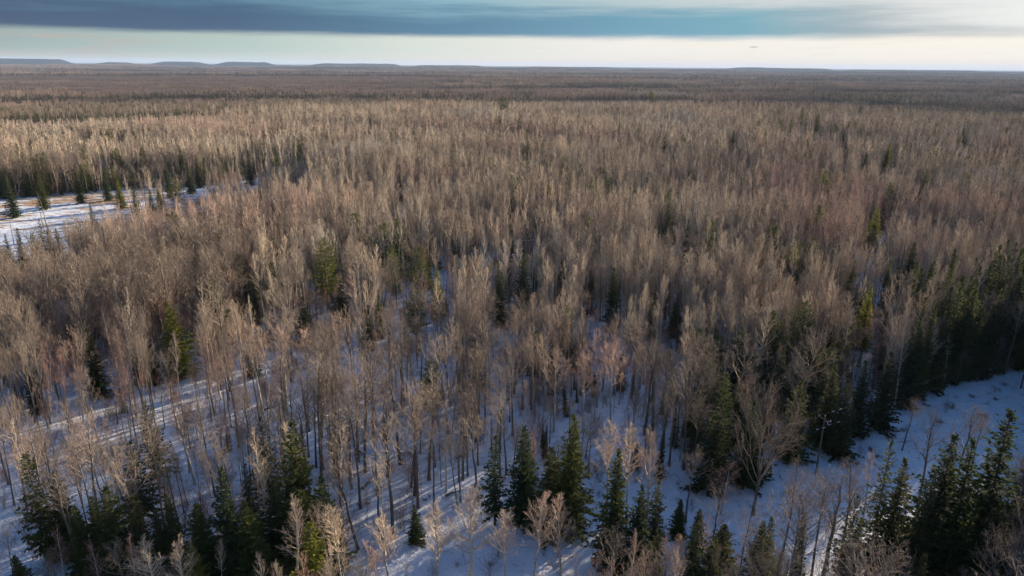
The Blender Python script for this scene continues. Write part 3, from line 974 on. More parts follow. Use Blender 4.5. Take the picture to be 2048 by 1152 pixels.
PLAIN = {'olive': 'spruce_tree', 'sparse': 'spruce_tree', 'narrow': 'spruce_tree', 'spruce': 'spruce_tree', 'pine': 'pine_tree', 'spreading': 'maple_tree',
         'maple': 'maple_tree', 'round': 'poplar_tree', 'aspen': 'aspen_tree', 'birch': 'birch_tree'}
CATS = {'spruce_tree': 'spruce', 'pine_tree': 'pine', 'maple_tree': 'bare tree', 'poplar_tree': 'poplar', 'aspen_tree': 'aspen', 'birch_tree': 'birch'}
GROUPS = {'spruce_tree': 'spruces standing in the leafless forest', 'pine_tree': 'pines rising above the leafless forest', 'maple_tree': 'dark barked leafless trees on the snow',
          'poplar_tree': 'round headed tan trees', 'aspen_tree': 'pale leafless aspens', 'birch_tree': 'white stemmed birches with red twigs', 'shrub': 'leafless shrubs on the snow'}


def plant(name, trunk_me, crown_me, x, y, z, rot, sxy, sz, label):
    e = link(name, None, None, (x, y, z - 0.15))
    e.empty_display_size = 0.5
    lean = (0.035, 0.11)[int(abs(x * 7.3)) % 9 == 0] if name not in ('spruce_tree', 'pine_tree') else 0.015
    e.rotation_euler = (lean * math.sin(x * 3.1), lean * math.cos(y * 2.3), rot)
    e.scale = (sxy, sxy, sz)
    tag(e, label, CATS[name], GROUPS[name])
    link('trunk', trunk_me, e)
    link('crown', crown_me, e)
    return e


LAND = []        # landmarks for the labels of the unnamed trees: phrase, x, y
k_ = 0
for lst in (NEARC, NEARB):
    for (px, py, H, W, form, label) in lst:
        x, y, z = spot(px, py, H)
        tm, cm, H0, W0 = special(form, k_ % 3 if form in ('spruce', 'aspen', 'sparse', 'maple', 'olive', 'narrow', 'pine', 'birch') else (k_ % 3 if form == 'round' else 0))
        plant(PLAIN[form], tm, cm, x, y, z, (k_ * 1.7) % 6.28, W / W0, H / H0, label)
        used_xy.append((x, y, max(1.6, W * 0.36)))
        k_ += 1

# ------------------------------------------------------------------ the unnamed forest
rs = np.random.RandomState(11)


def cells(step, rmin, rmax, margin_l=14, margin_r=90):
    n = int(rmax / step) + 2
    gx, gy = np.meshgrid(np.arange(-n, n) * step, np.arange(0, n) * step)
    x = (gx + rs.uniform(0, step, gx.shape)).ravel()
    y = (gy + rs.uniform(0, step, gy.shape)).ravel()
    r = np.hypot(x, y)
    ha = math.atan(1024 / FPX / math.cos(R(PITCH)) * 1.0)
    # true edges of the frame on the ground open a little wider than the level field of view
    ed = x * math.cos(ha * 1.02) - y * math.sin(ha * 1.02)
    el = -x * math.cos(ha * 1.02) - y * math.sin(ha * 1.02)
    k = (r > rmin) & (r < rmax) & (ed < margin_r) & (el < margin_l) & (y > 40)
    return x[k], y[k]


def clear_of_named(x, y, k=1.0):
    ok = np.ones(len(x), bool)
    for ux, uy, ur in used_xy:
        ok &= (x - ux) ** 2 + (y - uy) ** 2 > (ur * k) ** 2
    return ok


x, y = cells(2.3, 52, 1120)
ok = clear_of_named(x, y)
x, y = x[ok], y[ok]
px, py, dep = project(x, y, 0 * x)
N = len(x)
r = np.hypot(x, y)
u = rs.rand(N)
n_st = vnoise(x, y, 38, 21)                     # stand to stand differences
n_cf = vnoise(x, y, 30, 33)                     # where conifers gather
n_gap = vnoise(x, y, 16, 44)
field = inpoly(px, py, FIELD)
corr = inpoly(px, py, CORR)
openw = inpoly(px, py, OPENW)
n_gap = vnoise(x * 0.55, y, 24, 44)
n_hgt = vnoise(x * 0.6, y, 55, 151, 2)
dens = 0.90 * (0.25 + 0.75 * sstep(n_gap, 0.28, 0.44))
dens = np.where(r > 400, 0.68 * (0.20 + 0.80 * sstep(n_gap, 0.28, 0.42)), dens)
dens = np.where(r > 700, 0.46, dens)
gap1 = inpoly(px, py, [(-300, 244), (300, 244), (560, 229), (720, 227), (720, 232), (560, 245), (300, 276), (-300, 288)])
gap2 = inpoly(px, py, [(420, 374), (560, 352), (700, 325), (820, 304), (820, 312), (700, 337), (560, 368), (420, 390)])
dens = np.where((py > 560) & (py < 900), np.maximum(dens, 0.85), dens)
dens = np.where(openw, np.where(px > 540, np.where(py < 800, 0.72, 0.33), np.where(py < 850, 0.62, 0.30)), dens)
dens = np.where((px > 1000) & (py > 760) & (r < 200), np.minimum(dens, 0.75), dens)
dens = np.where((py > 1120) & (px < 1500), np.where((px > 560) & (py > 1150), 0.62, 0.28), dens)
dens = np.where((py > 930) & (px >= 1500), 0.24, dens)
dens = np.where((px > 1760) & (py > 600) & (py < 900), 1.0, dens)
dens = np.where((py > 1210) & (px < 560), 0.10, dens)
dens = np.where((py > 1120) & (px < 170), 0.05, dens)
dens = np.where((py > 1120) & (py < 1215) & (px > 90) & (px < 700), 0.45, dens)
dens = np.where(field | gap1 | gap2, 0.0, dens)
dens = np.where(corr, np.where((py > 900) & (px > 1350) & (px < 2000), 0.035, 0.010), dens)
# cut gaps on the camera side and sun side of the trees that stand clear in the photograph
hx_, hy_, hd_ = project(x, y, 19.0 + 0 * x)
for (qx, qy, H, W, form, label) in NEARC + NEARB:
    X_, Y_, Z_ = spot(qx, qy, H)
    _, _, dn = project(np.array(X_), np.array(Y_), np.array(0.0))
    ppm = FPX / float(dn)
    cf_ = form in ('olive', 'spruce', 'pine', 'narrow', 'sparse')
    if not (cf_ and qy < 760) and form not in ('round', 'spreading'):
        continue
    vis = qy + (0.75 if form in ('pine', 'olive') else (0.42 if W > 4 else 0.28)) * H * ppm
    wide = np.abs(hx_ - qx) / ((0.5 if W > 5.5 else 0.38) * W * ppm + (1.7 if W > 4 else 0.6) * FPX / hd_)
    blk = (wide < 1) & (hd_ < float(dn) - 1) & (hy_ < vis)
    if form in ('olive', 'pine') and qy > 400:
        sx_, sy_ = x - X_, y - Y_
        al = sx_ * sdir.x / math.cos(R(SUN_EL)) + sy_ * sdir.y / math.cos(R(SUN_EL))
        ac = np.abs(sx_ * sdir.y - sy_ * sdir.x) / math.cos(R(SUN_EL))
        dens = np.where((al > 0) & (al < 42) & (ac < 5.0), dens * 0.06, dens)
    dens = np.where(blk, dens * 0.04, dens)
keep = rs.rand(N) < dens
# species probabilities
leftb = (px < 520) & (py > 640)                                    # red birches, left
brown = ((px < 470) & (py > 560) & (py < 780)) | ((px > 560) & (px < 1080) & (py > 700) & (py < 1000)) | ((px > 1060) & (py > 830))
pc = 0.05 + 0.30 * sstep(n_cf, 0.60, 0.78)                          # conifers
pc = np.where((px > 1450) & (py < 420), pc + 0.12, pc)
pc = np.where((px > 1100) & (py > 740) & ~corr, 0.26, pc)
pc = np.where((px > 1400) & (py > 760) & (py < 960) & ~corr, 0.62, pc)
pc = np.where((px > 1650) & (py > 640) & (py < 900) & ~corr, 0.65, pc)
pc = np.where((px > 1450) & (py > 1000) & ~corr, 0.34, pc)

pc = np.where((px < 720) & (px > 90) & (py > 1130) & (py < 1210), 0.5, pc)
pc = np.where(inpoly(px, py, [(-300, 372), (0, 370), (330, 352), (560, 352), (560, 378), (330, 374), (200, 384), (0, 402), (-300, 408)]), 0.62, pc)
pc = np.where(inpoly(px, py, [(-300, 555), (-40, 560), (140, 510), (200, 500), (200, 560), (0, 620), (-300, 650)]), 0.35, pc)
pc = np.where(openw, 0.02, pc)
pc = np.where(inpoly(px, py, [(420, 366), (560, 340), (700, 316), (850, 294), (850, 301), (700, 326), (560, 353), (420, 375)]), 0.5, pc)
pc = np.where((px > 2060) & (py > 560), 0.8, pc)
pc = np.where((px > 1700) & (py > 610) & (py < 900), 0.15 + 0.6 * sstep(px + 500 * (n_st - 0.5), 1650, 2000) * sstep(py, 600, 720), pc)
pc = np.where((n_gap < 0.42) & (r > 120) & (r < 800), np.maximum(pc, 0.30), pc)
edge_r = 830 + 90 * sstep(px, 900, 1500) + 140 * (vnoise(x, y, 110, 77) - 0.5)
beyond = sstep(r, edge_r, edge_r + 70)
pc = np.maximum(pc, 0.62 * beyond)
pb = np.where(leftb, 0.45, 0.08 + 0.25 * sstep(n_st, 0.58, 0.72))
pb = np.where(openw, 0.18, pb)
pb = np.where(openw & (px > 560), 0.03, pb)
pm = np.where(brown, 0.62, 0.16)
pm = np.where(beyond > 0.5, 0.9 - pc, pm)
pm = np.where((py > 1120) & (px > 500) & (px < 1450), 0.10, pm)
pb = np.where((py > 1120) & (px > 500) & (px < 1450), 0.25, pb)
pm = np.where(openw & (px > 560), 0.86, pm)
pm = np.where(openw & (px <= 560), 0.52, pm)
pb = np.where(openw & (px <= 560), 0.38, pb)
pm = np.where((px < 520) & (py > 560) & (py <= 780), 0.5, pm)
pb = np.where((px < 520) & (py > 600) & (py <= 780), 0.34, pb)
spec_ = np.full(N, 'aspen', dtype=object)
q = rs.rand(N)
spec_[q < pc + pb + pm] = 'maple'
spec_[q < pc + pb] = 'birch'
spec_[q < pc] = 'spruce'
spec_[(q < pc * 0.10) & ~((px > 1300) & (py > 900)) & ~((px > 1650) & (py > 480))] = 'pine'
# in the cut along the wires only low growth
base_h = {'aspen': 18.5, 'maple': 18.5, 'birch': 13.5, 'spruce': 12.0, 'pine': 17.0}
hs = np.array([base_h[s] for s in spec_]) * rs.uniform(0.62, 1.14, N) * (0.74 + 0.42 * n_hgt)
hs = hs * (1 - 0.28 * beyond)
hs = np.where(inpoly(px, py, [(150, 360), (620, 350), (620, 420), (330, 520), (-300, 640), (-300, 560), (0, 540), (330, 430)]), hs * 0.68, hs)
hs = np.where(corr, 6.0 * rs.uniform(0.5, 1.1, N), hs)
hs = np.where(corr & (py > 900) & (px > 1350), 13.0 * rs.uniform(0.6, 1.15, N), hs)
con = spec_ == 'spruce'
hs = np.where(con & ~((px > 1400) & (py > 640)), hs * rs.uniform(0.6, 1.2, N), hs)
hs = np.where(con & (px > 2060) & (py > 560), rs.uniform(19, 25, N), hs)  # spruces out of view at right, added tall to shade the cut
hs = np.where(con & (px > 1800) & (py > 600) & (py < 830), rs.uniform(11, 21, N), hs)
hs = np.where((py > 1180) & (px <= 600), np.minimum(hs, 9.0), hs)
hs = np.where((py > 1100) & (px > 600) & (px < 1500), np.minimum(hs, 12.5), hs)
gz = ground_z(x, y)
for kind in ('aspen', 'maple', 'birch', 'spruce', 'pine'):
    m_ = keep & (spec_ == kind)
    for a in np.nonzero(m_)[0]:
        sz = hs[a] / KIND[kind][2]
        slim = rs.uniform(0.45, 0.9) if (openw[a] and px[a] < 540 and kind != 'spruce') else rs.uniform(0.82, 1.2)
        TREES[kind].append((x[a], y[a], gz[a], rs.uniform(0, 6.28), sz * slim, sz, hs[a]))

# a lower storey of young slim trees under the big ones
x, y = cells(2.7, 52, 330, 10, 30)
ok = clear_of_named(x, y)
x, y = x[ok], y[ok]
px, py, dep = project(x, y, 0 * x)
ny = vnoise(x, y, 26, 191)
d_ = 0.22 + 0.40 * sstep(ny, 0.40, 0.6)
ow = inpoly(px, py, OPENW)
d_ = np.where(ow, np.where(px < 560, 0.24, np.where(py < 800, 0.30, 0.10)), d_)
d_ = np.where((py > 1120) & (px < 560), 0.10, d_)
d_ = np.where(inpoly(px, py, FIELD) | inpoly(px, py, CORR), 0.0, d_)
kk = rs.rand(len(x)) < d_
gz = ground_z(x, y)
for a in np.nonzero(kk)[0]:
    q1 = rs.rand()
    cf = 0.10 if px[a] < 1050 else (0.30 if py[a] > 700 else 0.16)
    if ow[a]:
        cf = 0.04
    kind = 'spruce' if q1 < cf else ('birch' if q1 < 0.45 else 'maple')
    h = rs.uniform(4.5, 10.5) * (0.7 if kind == 'spruce' else 1)
    sz = h / KIND[kind][2]
    TREES[kind].append((x[a], y[a], gz[a], rs.uniform(0, 6.28), sz * rs.uniform(0.6, 1.1), sz, h))

# shrubs and low brush
x, y = cells(2.6, 52, 480, 10, 30)
px, py, dep = project(x, y, 0 * x)
nb_ = vnoise(x, y, 20, 71)
d_ = 0.28 + 0.60 * sstep(nb_, 0.40, 0.58)
d_ = np.where(inpoly(px, py, OPENW), d_ * 0.55, d_)
d_ = np.where(inpoly(px, py, OPENW) & (px > 560), 0.10, d_)
cr = inpoly(px, py, CORR)
d_ = np.where((py > 1040) & (px < 1500), 0.5, d_)
d_ = np.where(cr, np.where(py > 1010, 0.22, 0.06), d_)
d_ = np.where(inpoly(px, py, FIELD), 0.0, d_)
kk = rs.rand(len(x)) < d_
gz = ground_z(x, y)
for a in np.nonzero(kk)[0]:
    s = rs.uniform(0.5, 1.6) * (1.0 if not cr[a] else 0.6)
    TREES['shrub'].append((x[a], y[a], gz[a], rs.uniform(0, 6.28), s, s, 3.0 * s))

# ---- words for the labels -----------------------------------------------------
MARKS = [('the utility pole', 1640, 900), ('the wide spreading bare tree', 1545, 900), ('the broad bright olive spruce', 340, 690), ('the rounded green pine', 645, 540),
         ('the central pine cluster', 840, 560), ('the central conical spruce', 1045, 570), ('the three round headed trees', 1175, 760), ('the tall pointed bottom spruce', 1237, 1000),
         ('the broad dark spruce pair', 1125, 930), ('the tallest lower left spruce', 441, 1040), ('the big dark spruce', 585, 930), ('the ragged lower left spruce', 54, 1000),
         ('the snowy field', 150, 430), ('the lone bottom middle spruce', 830, 1040), ('the large lower right spruce', 1906, 990), ('the orange lit conifer', 1745, 630),
         ('the tallest pale aspen', 470, 700), ('the sunlit snow patch', 700, 900), ('the maple grove', 860, 880), ('the right conical spruce', 1228, 600),
         ('the tall cutside spruce', 1457, 810), ('the open brownish conifer', 1338, 470), ('the dark slim left spruce', 172, 720), ('the red twigged left birches', 80, 780),
         ('the cream limbed aspen pair', 578, 740), ('the thin olive spire', 388, 560), ('the pointed spruce past the pole', 1670, 780), ('the spruce beyond the wires', 1787, 750),
         ('the border spruce at right', 2032, 920), ('the reddish open conifer', 1786, 960), ('the brown green open conifer', 290, 860), ('the widest pale bottom crown', 940, 1040),
         ('the olive bottom conifer', 620, 1100), ('the three pale right aspens', 1268, 920), ('the two tiny cut spruces', 1380, 1040), ('the bottom right corner', 1950, 1130), ('the bottom left corner', 60, 1130),
         ('the twin dark left spruces', 496, 590), ('the broad upper right conifer', 1757, 470), ('the upper right border woods', 1980, 560), ('the aspens right of centre', 1480, 640), ('the middle right birch woods', 1620, 700),
         ('the grove behind the maples', 900, 720), ('the brown woods at left', 230, 580), ('the far end of the cut', 2010, 740)]
FARW = ['farther', 'much farther', 'very far', 'farthest']


def where_words(pxv, pyv):
    best, bd = None, 1e9
    for phrase, mx, my in MARKS:
        d = math.hypot(pxv - mx, (pyv - my) * 1.3)
        if d < bd:
            best, bd = (phrase, mx, my), d
    dx_, dy_ = pxv - best[1], pyv - best[2]
    if abs(dx_) > abs(dy_) * 1.3:
        rel = 'right of' if dx_ > 0 else 'left of'
    else:
        rel = 'in front of' if dy_ > 0 else 'behind'
    return rel + ' ' + best[0]


ORD = ['nearest', 'second nearest', 'third nearest', 'fourth nearest', 'fifth nearest', 'sixth nearest', 'seventh nearest', 'eighth nearest', 'ninth nearest', 'tenth nearest', 'eleventh nearest', 'twelfth nearest']


def settle_labels(items):
    """items: object, label, distance. Things that would share a label are told apart by how near they stand"""
    by = {}
    for o_, lab_, d_i in items:
        by.setdefault(lab_, []).append((d_i, o_))
    for lab_, lst_ in by.items():
        lst_.sort(key=lambda t_i: t_i[0])
        for n_i, (d_i, o_) in enumerate(lst_):
            if len(lst_) == 1:
                o_['label'] = lab_
            elif n_i < len(ORD):
                o_['label'] = ORD[n_i] + ' ' + lab_
            else:
                o_['label'] = 'farther ' + lab_
                far_n = FARW[min((n_i - len(ORD)) * len(FARW) // max(1, len(lst_) - len(ORD)), len(FARW) - 1)]
                o_['label'] = far_n + ' ' + lab_


DESC = {'aspen': ('slender pale leafless aspen', 'tall pale leafless aspen', 'short pale leafless aspen'), 'maple': ('brown leafless tree', 'tall dark leafless tree', 'short brown leafless tree'),
        'birch': ('red twigged birch', 'tall red twigged birch', 'short red twigged birch'), 'spruce': ('dark green spruce', 'tall dark green spruce', 'young dark green spruce'),
        'pine': ('green pine', 'tall green pine', 'short green pine'), 'shrub': ('bare brown shrub', 'large bare brown shrub', 'low bare brown shrub')}
CAT = {'aspen': 'aspen', 'maple': 'bare tree', 'birch': 'birch', 'spruce': 'spruce', 'pine': 'pine', 'shrub': 'shrub'}
NAME = {'aspen': 'aspen_tree', 'maple': 'maple_tree', 'birch': 'birch_tree', 'spruce': 'spruce_tree', 'pine': 'pine_tree', 'shrub': 'shrub'}
MASSN = {'aspen': ('aspen_forest', 'dense pale leafless aspen woods filling the middle distance'), 'maple': ('maple_forest', 'brown leafless broadleaf trees mixed into the farther woods'),
         'birch': ('birch_forest', 'reddish birch crowns mixed into the farther woods'), 'spruce': ('spruce_forest', 'small dark spruces scattered through the farther woods'),
         'pine': ('pine_forest', 'scattered distant pines among leafless trees'), 'shrub': ('brush', 'low leafless brush between the farther trees')}


def scatter(name, pts, rot, scl, idx, coll, label, cat):
    me = bpy.data.meshes.new(name)
    me.vertices.add(len(pts))
    me.vertices.foreach_set('co', np.asarray(pts, np.float32).ravel())
    for an, typ, arr in (('rot', 'FLOAT_VECTOR', rot), ('scl', 'FLOAT_VECTOR', scl), ('idx', 'INT', idx)):
        at_ = me.attributes.new(an, typ, 'POINT')
        at_.data.foreach_set('value' if typ == 'INT' else 'vector', np.asarray(arr, np.int32 if typ == 'INT' else np.float32).ravel())
    o = link(name, me)
    ng = bpy.data.node_groups.new(name + '_scatter', 'GeometryNodeTree')
    ng.interface.new_socket('Geometry', in_out='INPUT', socket_type='NodeSocketGeometry')
    ng.interface.new_socket('Geometry', in_out='OUTPUT', socket_type='NodeSocketGeometry')
    gi = ng.nodes.new('NodeGroupInput')
    go = ng.nodes.new('NodeGroupOutput')
    ip = ng.nodes.new('GeometryNodeInstanceOnPoints')
    ci = ng.nodes.new('GeometryNodeCollectionInfo')
    ci.inputs['Collection'].default_value = coll
    ci.inputs['Separate Children'].default_value = True
    ci.inputs['Reset Children'].default_value = True
    ip.inputs['Pick Instance'].default_value = True

    def attr(nm, typ):
        a = ng.nodes.new('GeometryNodeInputNamedAttribute')
        a.data_type = typ
        a.inputs['Name'].default_value = nm
        return a.outputs['Attribute']
    ng.links.new(gi.outputs[0], ip.inputs['Points'])
    ng.links.new(ci.outputs[0], ip.inputs['Instance'])
    ng.links.new(attr('idx', 'INT'), ip.inputs['Instance Index'])
    ng.links.new(attr('rot', 'FLOAT_VECTOR'), ip.inputs['Rotation'])
    ng.links.new(attr('scl', 'FLOAT_VECTOR'), ip.inputs['Scale'])
    ng.links.new(ip.outputs[0], go.inputs[0])
    md = o.modifiers.new('scatter', 'NODES')
    md.node_group = ng
    tag(o, label, cat, kind='stuff')
    return o


named_count = {}
for lst in (NEARC, NEARB):
    for row in lst:
        named_count[PLAIN[row[4]]] = named_count.get(PLAIN[row[4]], 0) + 1
for kind, rows in TREES.items():
    A_ = np.array(rows, float)
    tx, ty, td = project(A_[:, 0], A_[:, 1], A_[:, 2] + A_[:, 6] * 0.7)
    bx, by, bd_ = project(A_[:, 0], A_[:, 1], A_[:, 2] + A_[:, 6])
    size = A_[:, 6] * FPX / td
    inview = (tx > -15) & (tx < 2063) & (by < 1150)
    order = np.argsort(-np.where(inview, size, 0))
    quota = 300 - named_count.get(NAME[kind], 0)
    ind = [i for i in order[:quota] if inview[i]]
    isind = np.zeros(len(A_), bool)
    isind[ind] = True
    med = np.median(A_[ind, 6])
    protos = PARTS[kind]
    nm = NAME[kind]
    todo = []
    for n_, i in enumerate(ind):
        px_, py_, pz_, rot_, sx_, sz_, h_ = A_[i]
        size_word = DESC[kind][1] if h_ > med * 1.12 else (DESC[kind][2] if h_ < med * 0.88 else DESC[kind][0])
        label = size_word + ' ' + where_words(tx[i], ty[i] + 20)
        tm, cm = protos[n_ % len(protos)]
        if kind == 'shrub':
            o = link('shrub', cm, None, (px_, py_, pz_ - 0.05))
            o.rotation_euler = (0, 0, rot_)
            o.scale = (sx_, sx_, sz_)
            tag(o, label, 'shrub', GROUPS['shrub'])
            todo.append((o, label, td[i]))
        else:
            todo.append((plant(nm, tm, cm, px_, py_, pz_, rot_, sx_, sz_, label), label, td[i]))
    settle_labels(todo)
    rest = A_[~isind]
    rr_ = np.hypot(rest[:, 0], rest[:, 1])
    lod = np.where(rr_ < 190, 0, np.where(rr_ < 430, 1, 2))
    nv = NVAR[kind]
    off = np.array([0, nv[0], nv[0] + nv[1]])
    idx = off[lod] + (rs.randint(0, 1000, len(rest)) % np.array(nv)[lod])
    wild = np.where(rs.rand(len(rest)) < 0.06, 4.0, 1.0)
    rot = np.stack([rs.normal(0, 0.04, len(rest)) * wild, rs.normal(0, 0.04, len(rest)) * wild, rest[:, 3]], -1)
    scl = np.stack([rest[:, 4], rest[:, 4], rest[:, 5]], -1)
    mn, ml = MASSN[kind]
    scatter(mn, rest[:, :3] - np.array([0, 0, 0.15]), rot, scl, idx, FORMS[kind], ml, 'forest' if kind != 'shrub' else 'brush')
    print(kind, 'individual', len(ind), 'mass', len(rest))

# ------------------------------------------------------------------ twigs, sticks and weed stalks lying and standing in the snow
STK = bpy.data.collections.new('stick_forms')
for n_ in range(5):
    q = np.random.RandomState(600 + n_)
    sg = []
    for k in range(9 if n_ < 3 else 14):
        a = q.uniform(0, 6.28)
        el = R(q.uniform(2, 18)) if n_ < 3 else R(q.uniform(50, 85))
        limb(q, sg, np.append(q.normal(0, 0.9 if n_ < 3 else 0.25, 2), 0.03), np.array([math.cos(a) * math.cos(el), math.sin(a) * math.cos(el), math.sin(el)]), q.uniform(0.4, 1.7) if n_ < 3 else q.uniform(0.3, 0.8), 0.028 if n_ < 3 else 0.014, 0, [(2, 3, 0.5, 0.6, 0.0, 0.6), (1, 0, 0, 0, 0, 0.012)])
    mb = MB()
    mb.segs(sg, 3)
    STK.objects.link(bpy.data.objects.new('stick_form_%02d' % n_, mb.mesh('sticks', [M_SHR])))
x, y = cells(2.2, 55, 270, 5, 20)
px, py, dep = project(x, y, 0 * x)
cr = inpoly(px, py, CORR)
d_ = np.where(cr, 0.16 + 0.4 * (vnoise(x, y, 7, 401) > 0.6), 0.55)
kk = rs.rand(len(x)) < d_
x, y = x[kk], y[kk]
scatter('fallen_twigs', np.stack([x, y, ground_z(x, y)], -1), np.stack([0 * x, 0 * x, rs.uniform(0, 6.28, len(x))], -1), np.repeat(rs.uniform(0.5, 1.2, len(x))[:, None], 3, 1), rs.randint(0, 5, len(x)), STK, 'fallen twigs and dead stalks strewn over the snow', 'twigs')

# ------------------------------------------------------------------ the far plain: patches of many small trees, thinning into low bog
PATCH = bpy.data.collections.new('far_patches')


def patch(seed, size, n, pcon, hscale):
    q = np.random.RandomState(seed)
    Vs, Fs, Ms, k = [], [], [], 0
    for a in range(n):
        con_ = q.rand() < pcon
        kind = 'spruce' if con_ else ('aspen' if q.rand() < 0.5 else 'maple')
        V, F, M_ = RAW[(kind, 2, q.randint(0, NVAR[kind][2]))]
        s = hscale * q.uniform(0.6, 1.15)
        an = q.uniform(0, 6.28)
        Rz = np.array([[math.cos(an), -math.sin(an), 0], [math.sin(an), math.cos(an), 0], [0, 0, 1]])
        W_ = (V * [s * 1.15, s * 1.15, s]) @ Rz.T + np.append(q.uniform(-size / 2, size / 2, 2), -0.3)
        Vs.append(W_)
        Fs.append(F + k)
        Ms.append(M_ + (2 if con_ else 0))
        k += len(V)
    return np.concatenate(Vs), np.concatenate(Fs), np.concatenate(Ms)


M_FAR_T = bark('cloud_shaded_far_bark', [(0.16, 0.12, 0.09), (0.20, 0.15, 0.11)])  # cloud shade over the plain put into darker far bark and twigs
M_FAR_C = bark('cloud_shaded_far_twigs', [(0.30, 0.22, 0.17), (0.44, 0.33, 0.24), (0.22, 0.155, 0.14), (0.36, 0.25, 0.20)], 0.02, stand=(0.13, 0.095, 0.08, 1), zone=0.0022)
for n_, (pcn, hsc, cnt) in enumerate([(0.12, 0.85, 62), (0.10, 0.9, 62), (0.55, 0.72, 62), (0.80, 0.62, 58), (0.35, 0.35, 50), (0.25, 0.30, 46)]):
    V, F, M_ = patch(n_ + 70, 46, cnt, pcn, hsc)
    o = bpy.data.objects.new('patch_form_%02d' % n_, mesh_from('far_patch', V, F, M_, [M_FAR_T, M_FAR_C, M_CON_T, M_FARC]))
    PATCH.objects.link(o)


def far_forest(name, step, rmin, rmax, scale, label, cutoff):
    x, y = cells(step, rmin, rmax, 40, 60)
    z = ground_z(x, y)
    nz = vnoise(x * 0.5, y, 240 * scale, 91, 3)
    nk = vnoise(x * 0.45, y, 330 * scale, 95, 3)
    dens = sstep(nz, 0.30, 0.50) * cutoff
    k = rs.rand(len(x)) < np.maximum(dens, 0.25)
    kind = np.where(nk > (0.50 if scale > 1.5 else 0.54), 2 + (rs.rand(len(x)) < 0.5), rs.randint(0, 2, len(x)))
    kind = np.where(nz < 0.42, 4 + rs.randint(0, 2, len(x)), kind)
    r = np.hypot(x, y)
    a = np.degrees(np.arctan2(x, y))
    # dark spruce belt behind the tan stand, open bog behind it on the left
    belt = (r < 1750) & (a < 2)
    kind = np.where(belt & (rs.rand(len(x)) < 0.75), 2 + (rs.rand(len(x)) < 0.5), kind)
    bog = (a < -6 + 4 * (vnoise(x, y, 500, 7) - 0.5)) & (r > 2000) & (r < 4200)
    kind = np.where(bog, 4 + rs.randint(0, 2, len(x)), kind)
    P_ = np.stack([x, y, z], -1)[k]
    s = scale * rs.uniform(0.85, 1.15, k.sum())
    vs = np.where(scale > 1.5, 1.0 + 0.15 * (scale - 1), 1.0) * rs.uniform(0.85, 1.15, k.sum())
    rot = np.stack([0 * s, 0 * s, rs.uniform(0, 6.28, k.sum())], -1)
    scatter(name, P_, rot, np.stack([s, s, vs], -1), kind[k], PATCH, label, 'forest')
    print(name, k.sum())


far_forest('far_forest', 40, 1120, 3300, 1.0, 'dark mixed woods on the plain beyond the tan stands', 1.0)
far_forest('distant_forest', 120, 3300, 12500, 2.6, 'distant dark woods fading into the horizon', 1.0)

# ------------------------------------------------------------------ power line
pb_ = at(1631, 950, 0)
ph = None
for hh in np.linspace(6, 16, 101):
    qx, qy, _ = project(np.array(pb_[0]), np.array(pb_[1]), np.array(hh))
    if qy <= 834:
        ph = hh
        break
ph = ph or 10
e1, e2 = at(1655, 843, ph - 0.3), at(2048, 697, ph - 0.3)
ld = nrm(e2 - e1)
ld[2] = 0
cross = np.array([-ld[1], ld[0], 0])
print('pole', pb_, ph, 'line dir', ld)


def utility_pole(x, y, label):
    z0 = float(ground_z(x, y)) - 0.3
    e = link('utility_pole', None, None, (x, y, z0))
    tag(e, label, 'utility pole', 'utility poles of the line through the cut')
    b1 = MB()
    b1.poly([(0, 0, 0), (0, 0, ph * 0.5), (0, 0, ph + 0.3)], [0.15, 0.125, 0.10], 12)
    b1.poly([(0, 0, ph + 0.3), (0, 0, ph + 0.34)], [0.12, 0.005], 12)
    link('pole', b1.mesh('pole', [M_WOOD]), e)
    rotm = np.array([[ld[0], -ld[1], 0], [ld[1], ld[0], 0], [0, 0, 1]])
    b2 = MB()
    b2.box((0, 0, ph - 0.15), (0.055, 1.1, 0.06), rot=rotm)
    link('crossarm', b2.mesh('crossarm', [M_WOOD], False), e)
    for s in (-1.0, 1.0):
        c = rotm @ np.array([0, s, 0])
        b3 = MB()
        b3.poly([(c[0], c[1], ph - 0.09), (c[0], c[1], ph + 0.0), (c[0], c[1], ph + 0.06), (c[0], c[1], ph + 0.14)], [0.03, 0.10, 0.07, 0.05], 10)
        link('insulator', b3.mesh('insulator', [M_PORC]), e)
    b4 = MB()
    b4.poly([(0, 0, ph + 0.33), (0, 0, ph + 0.40), (0, 0, ph + 0.50), (0, 0, ph + 0.56)], [0.04, 0.12, 0.09, 0.05], 10)
    link('insulator', b4.mesh('insulator', [M_PORC]), e)
    b5 = MB()
    c = rotm @ np.array([0.0, -0.45, 0])
    b5.poly([(0, 0, ph - 0.45), (c[0] * 1.2, c[1] * 1.2, ph - 0.35)], [0.03, 0.03], 8)
    b5.poly([(c[0] * 1.2, c[1] * 1.2, ph - 0.2), (c[0] * 1.35, c[1] * 1.35, ph - 0.75)], [0.07, 0.07], 10)
    link('cutout_switch', b5.mesh('cutout_switch', [M_PORC]), e)
    b6 = MB()
    b6.box((0, 0, ph - 1.55), (0.2, 0.05, 0.05), rot=rotm)
    for s in (-0.2, 0.2):
        c = rotm @ np.array([s, -0.16, 0])
        b6.poly([(c[0], c[1], ph - 1.62), (c[0], c[1], ph - 1.48)], [0.07, 0.07], 10)
    link('neutral_bracket', b6.mesh('neutral_bracket', [M_STEEL]), e)
    return e


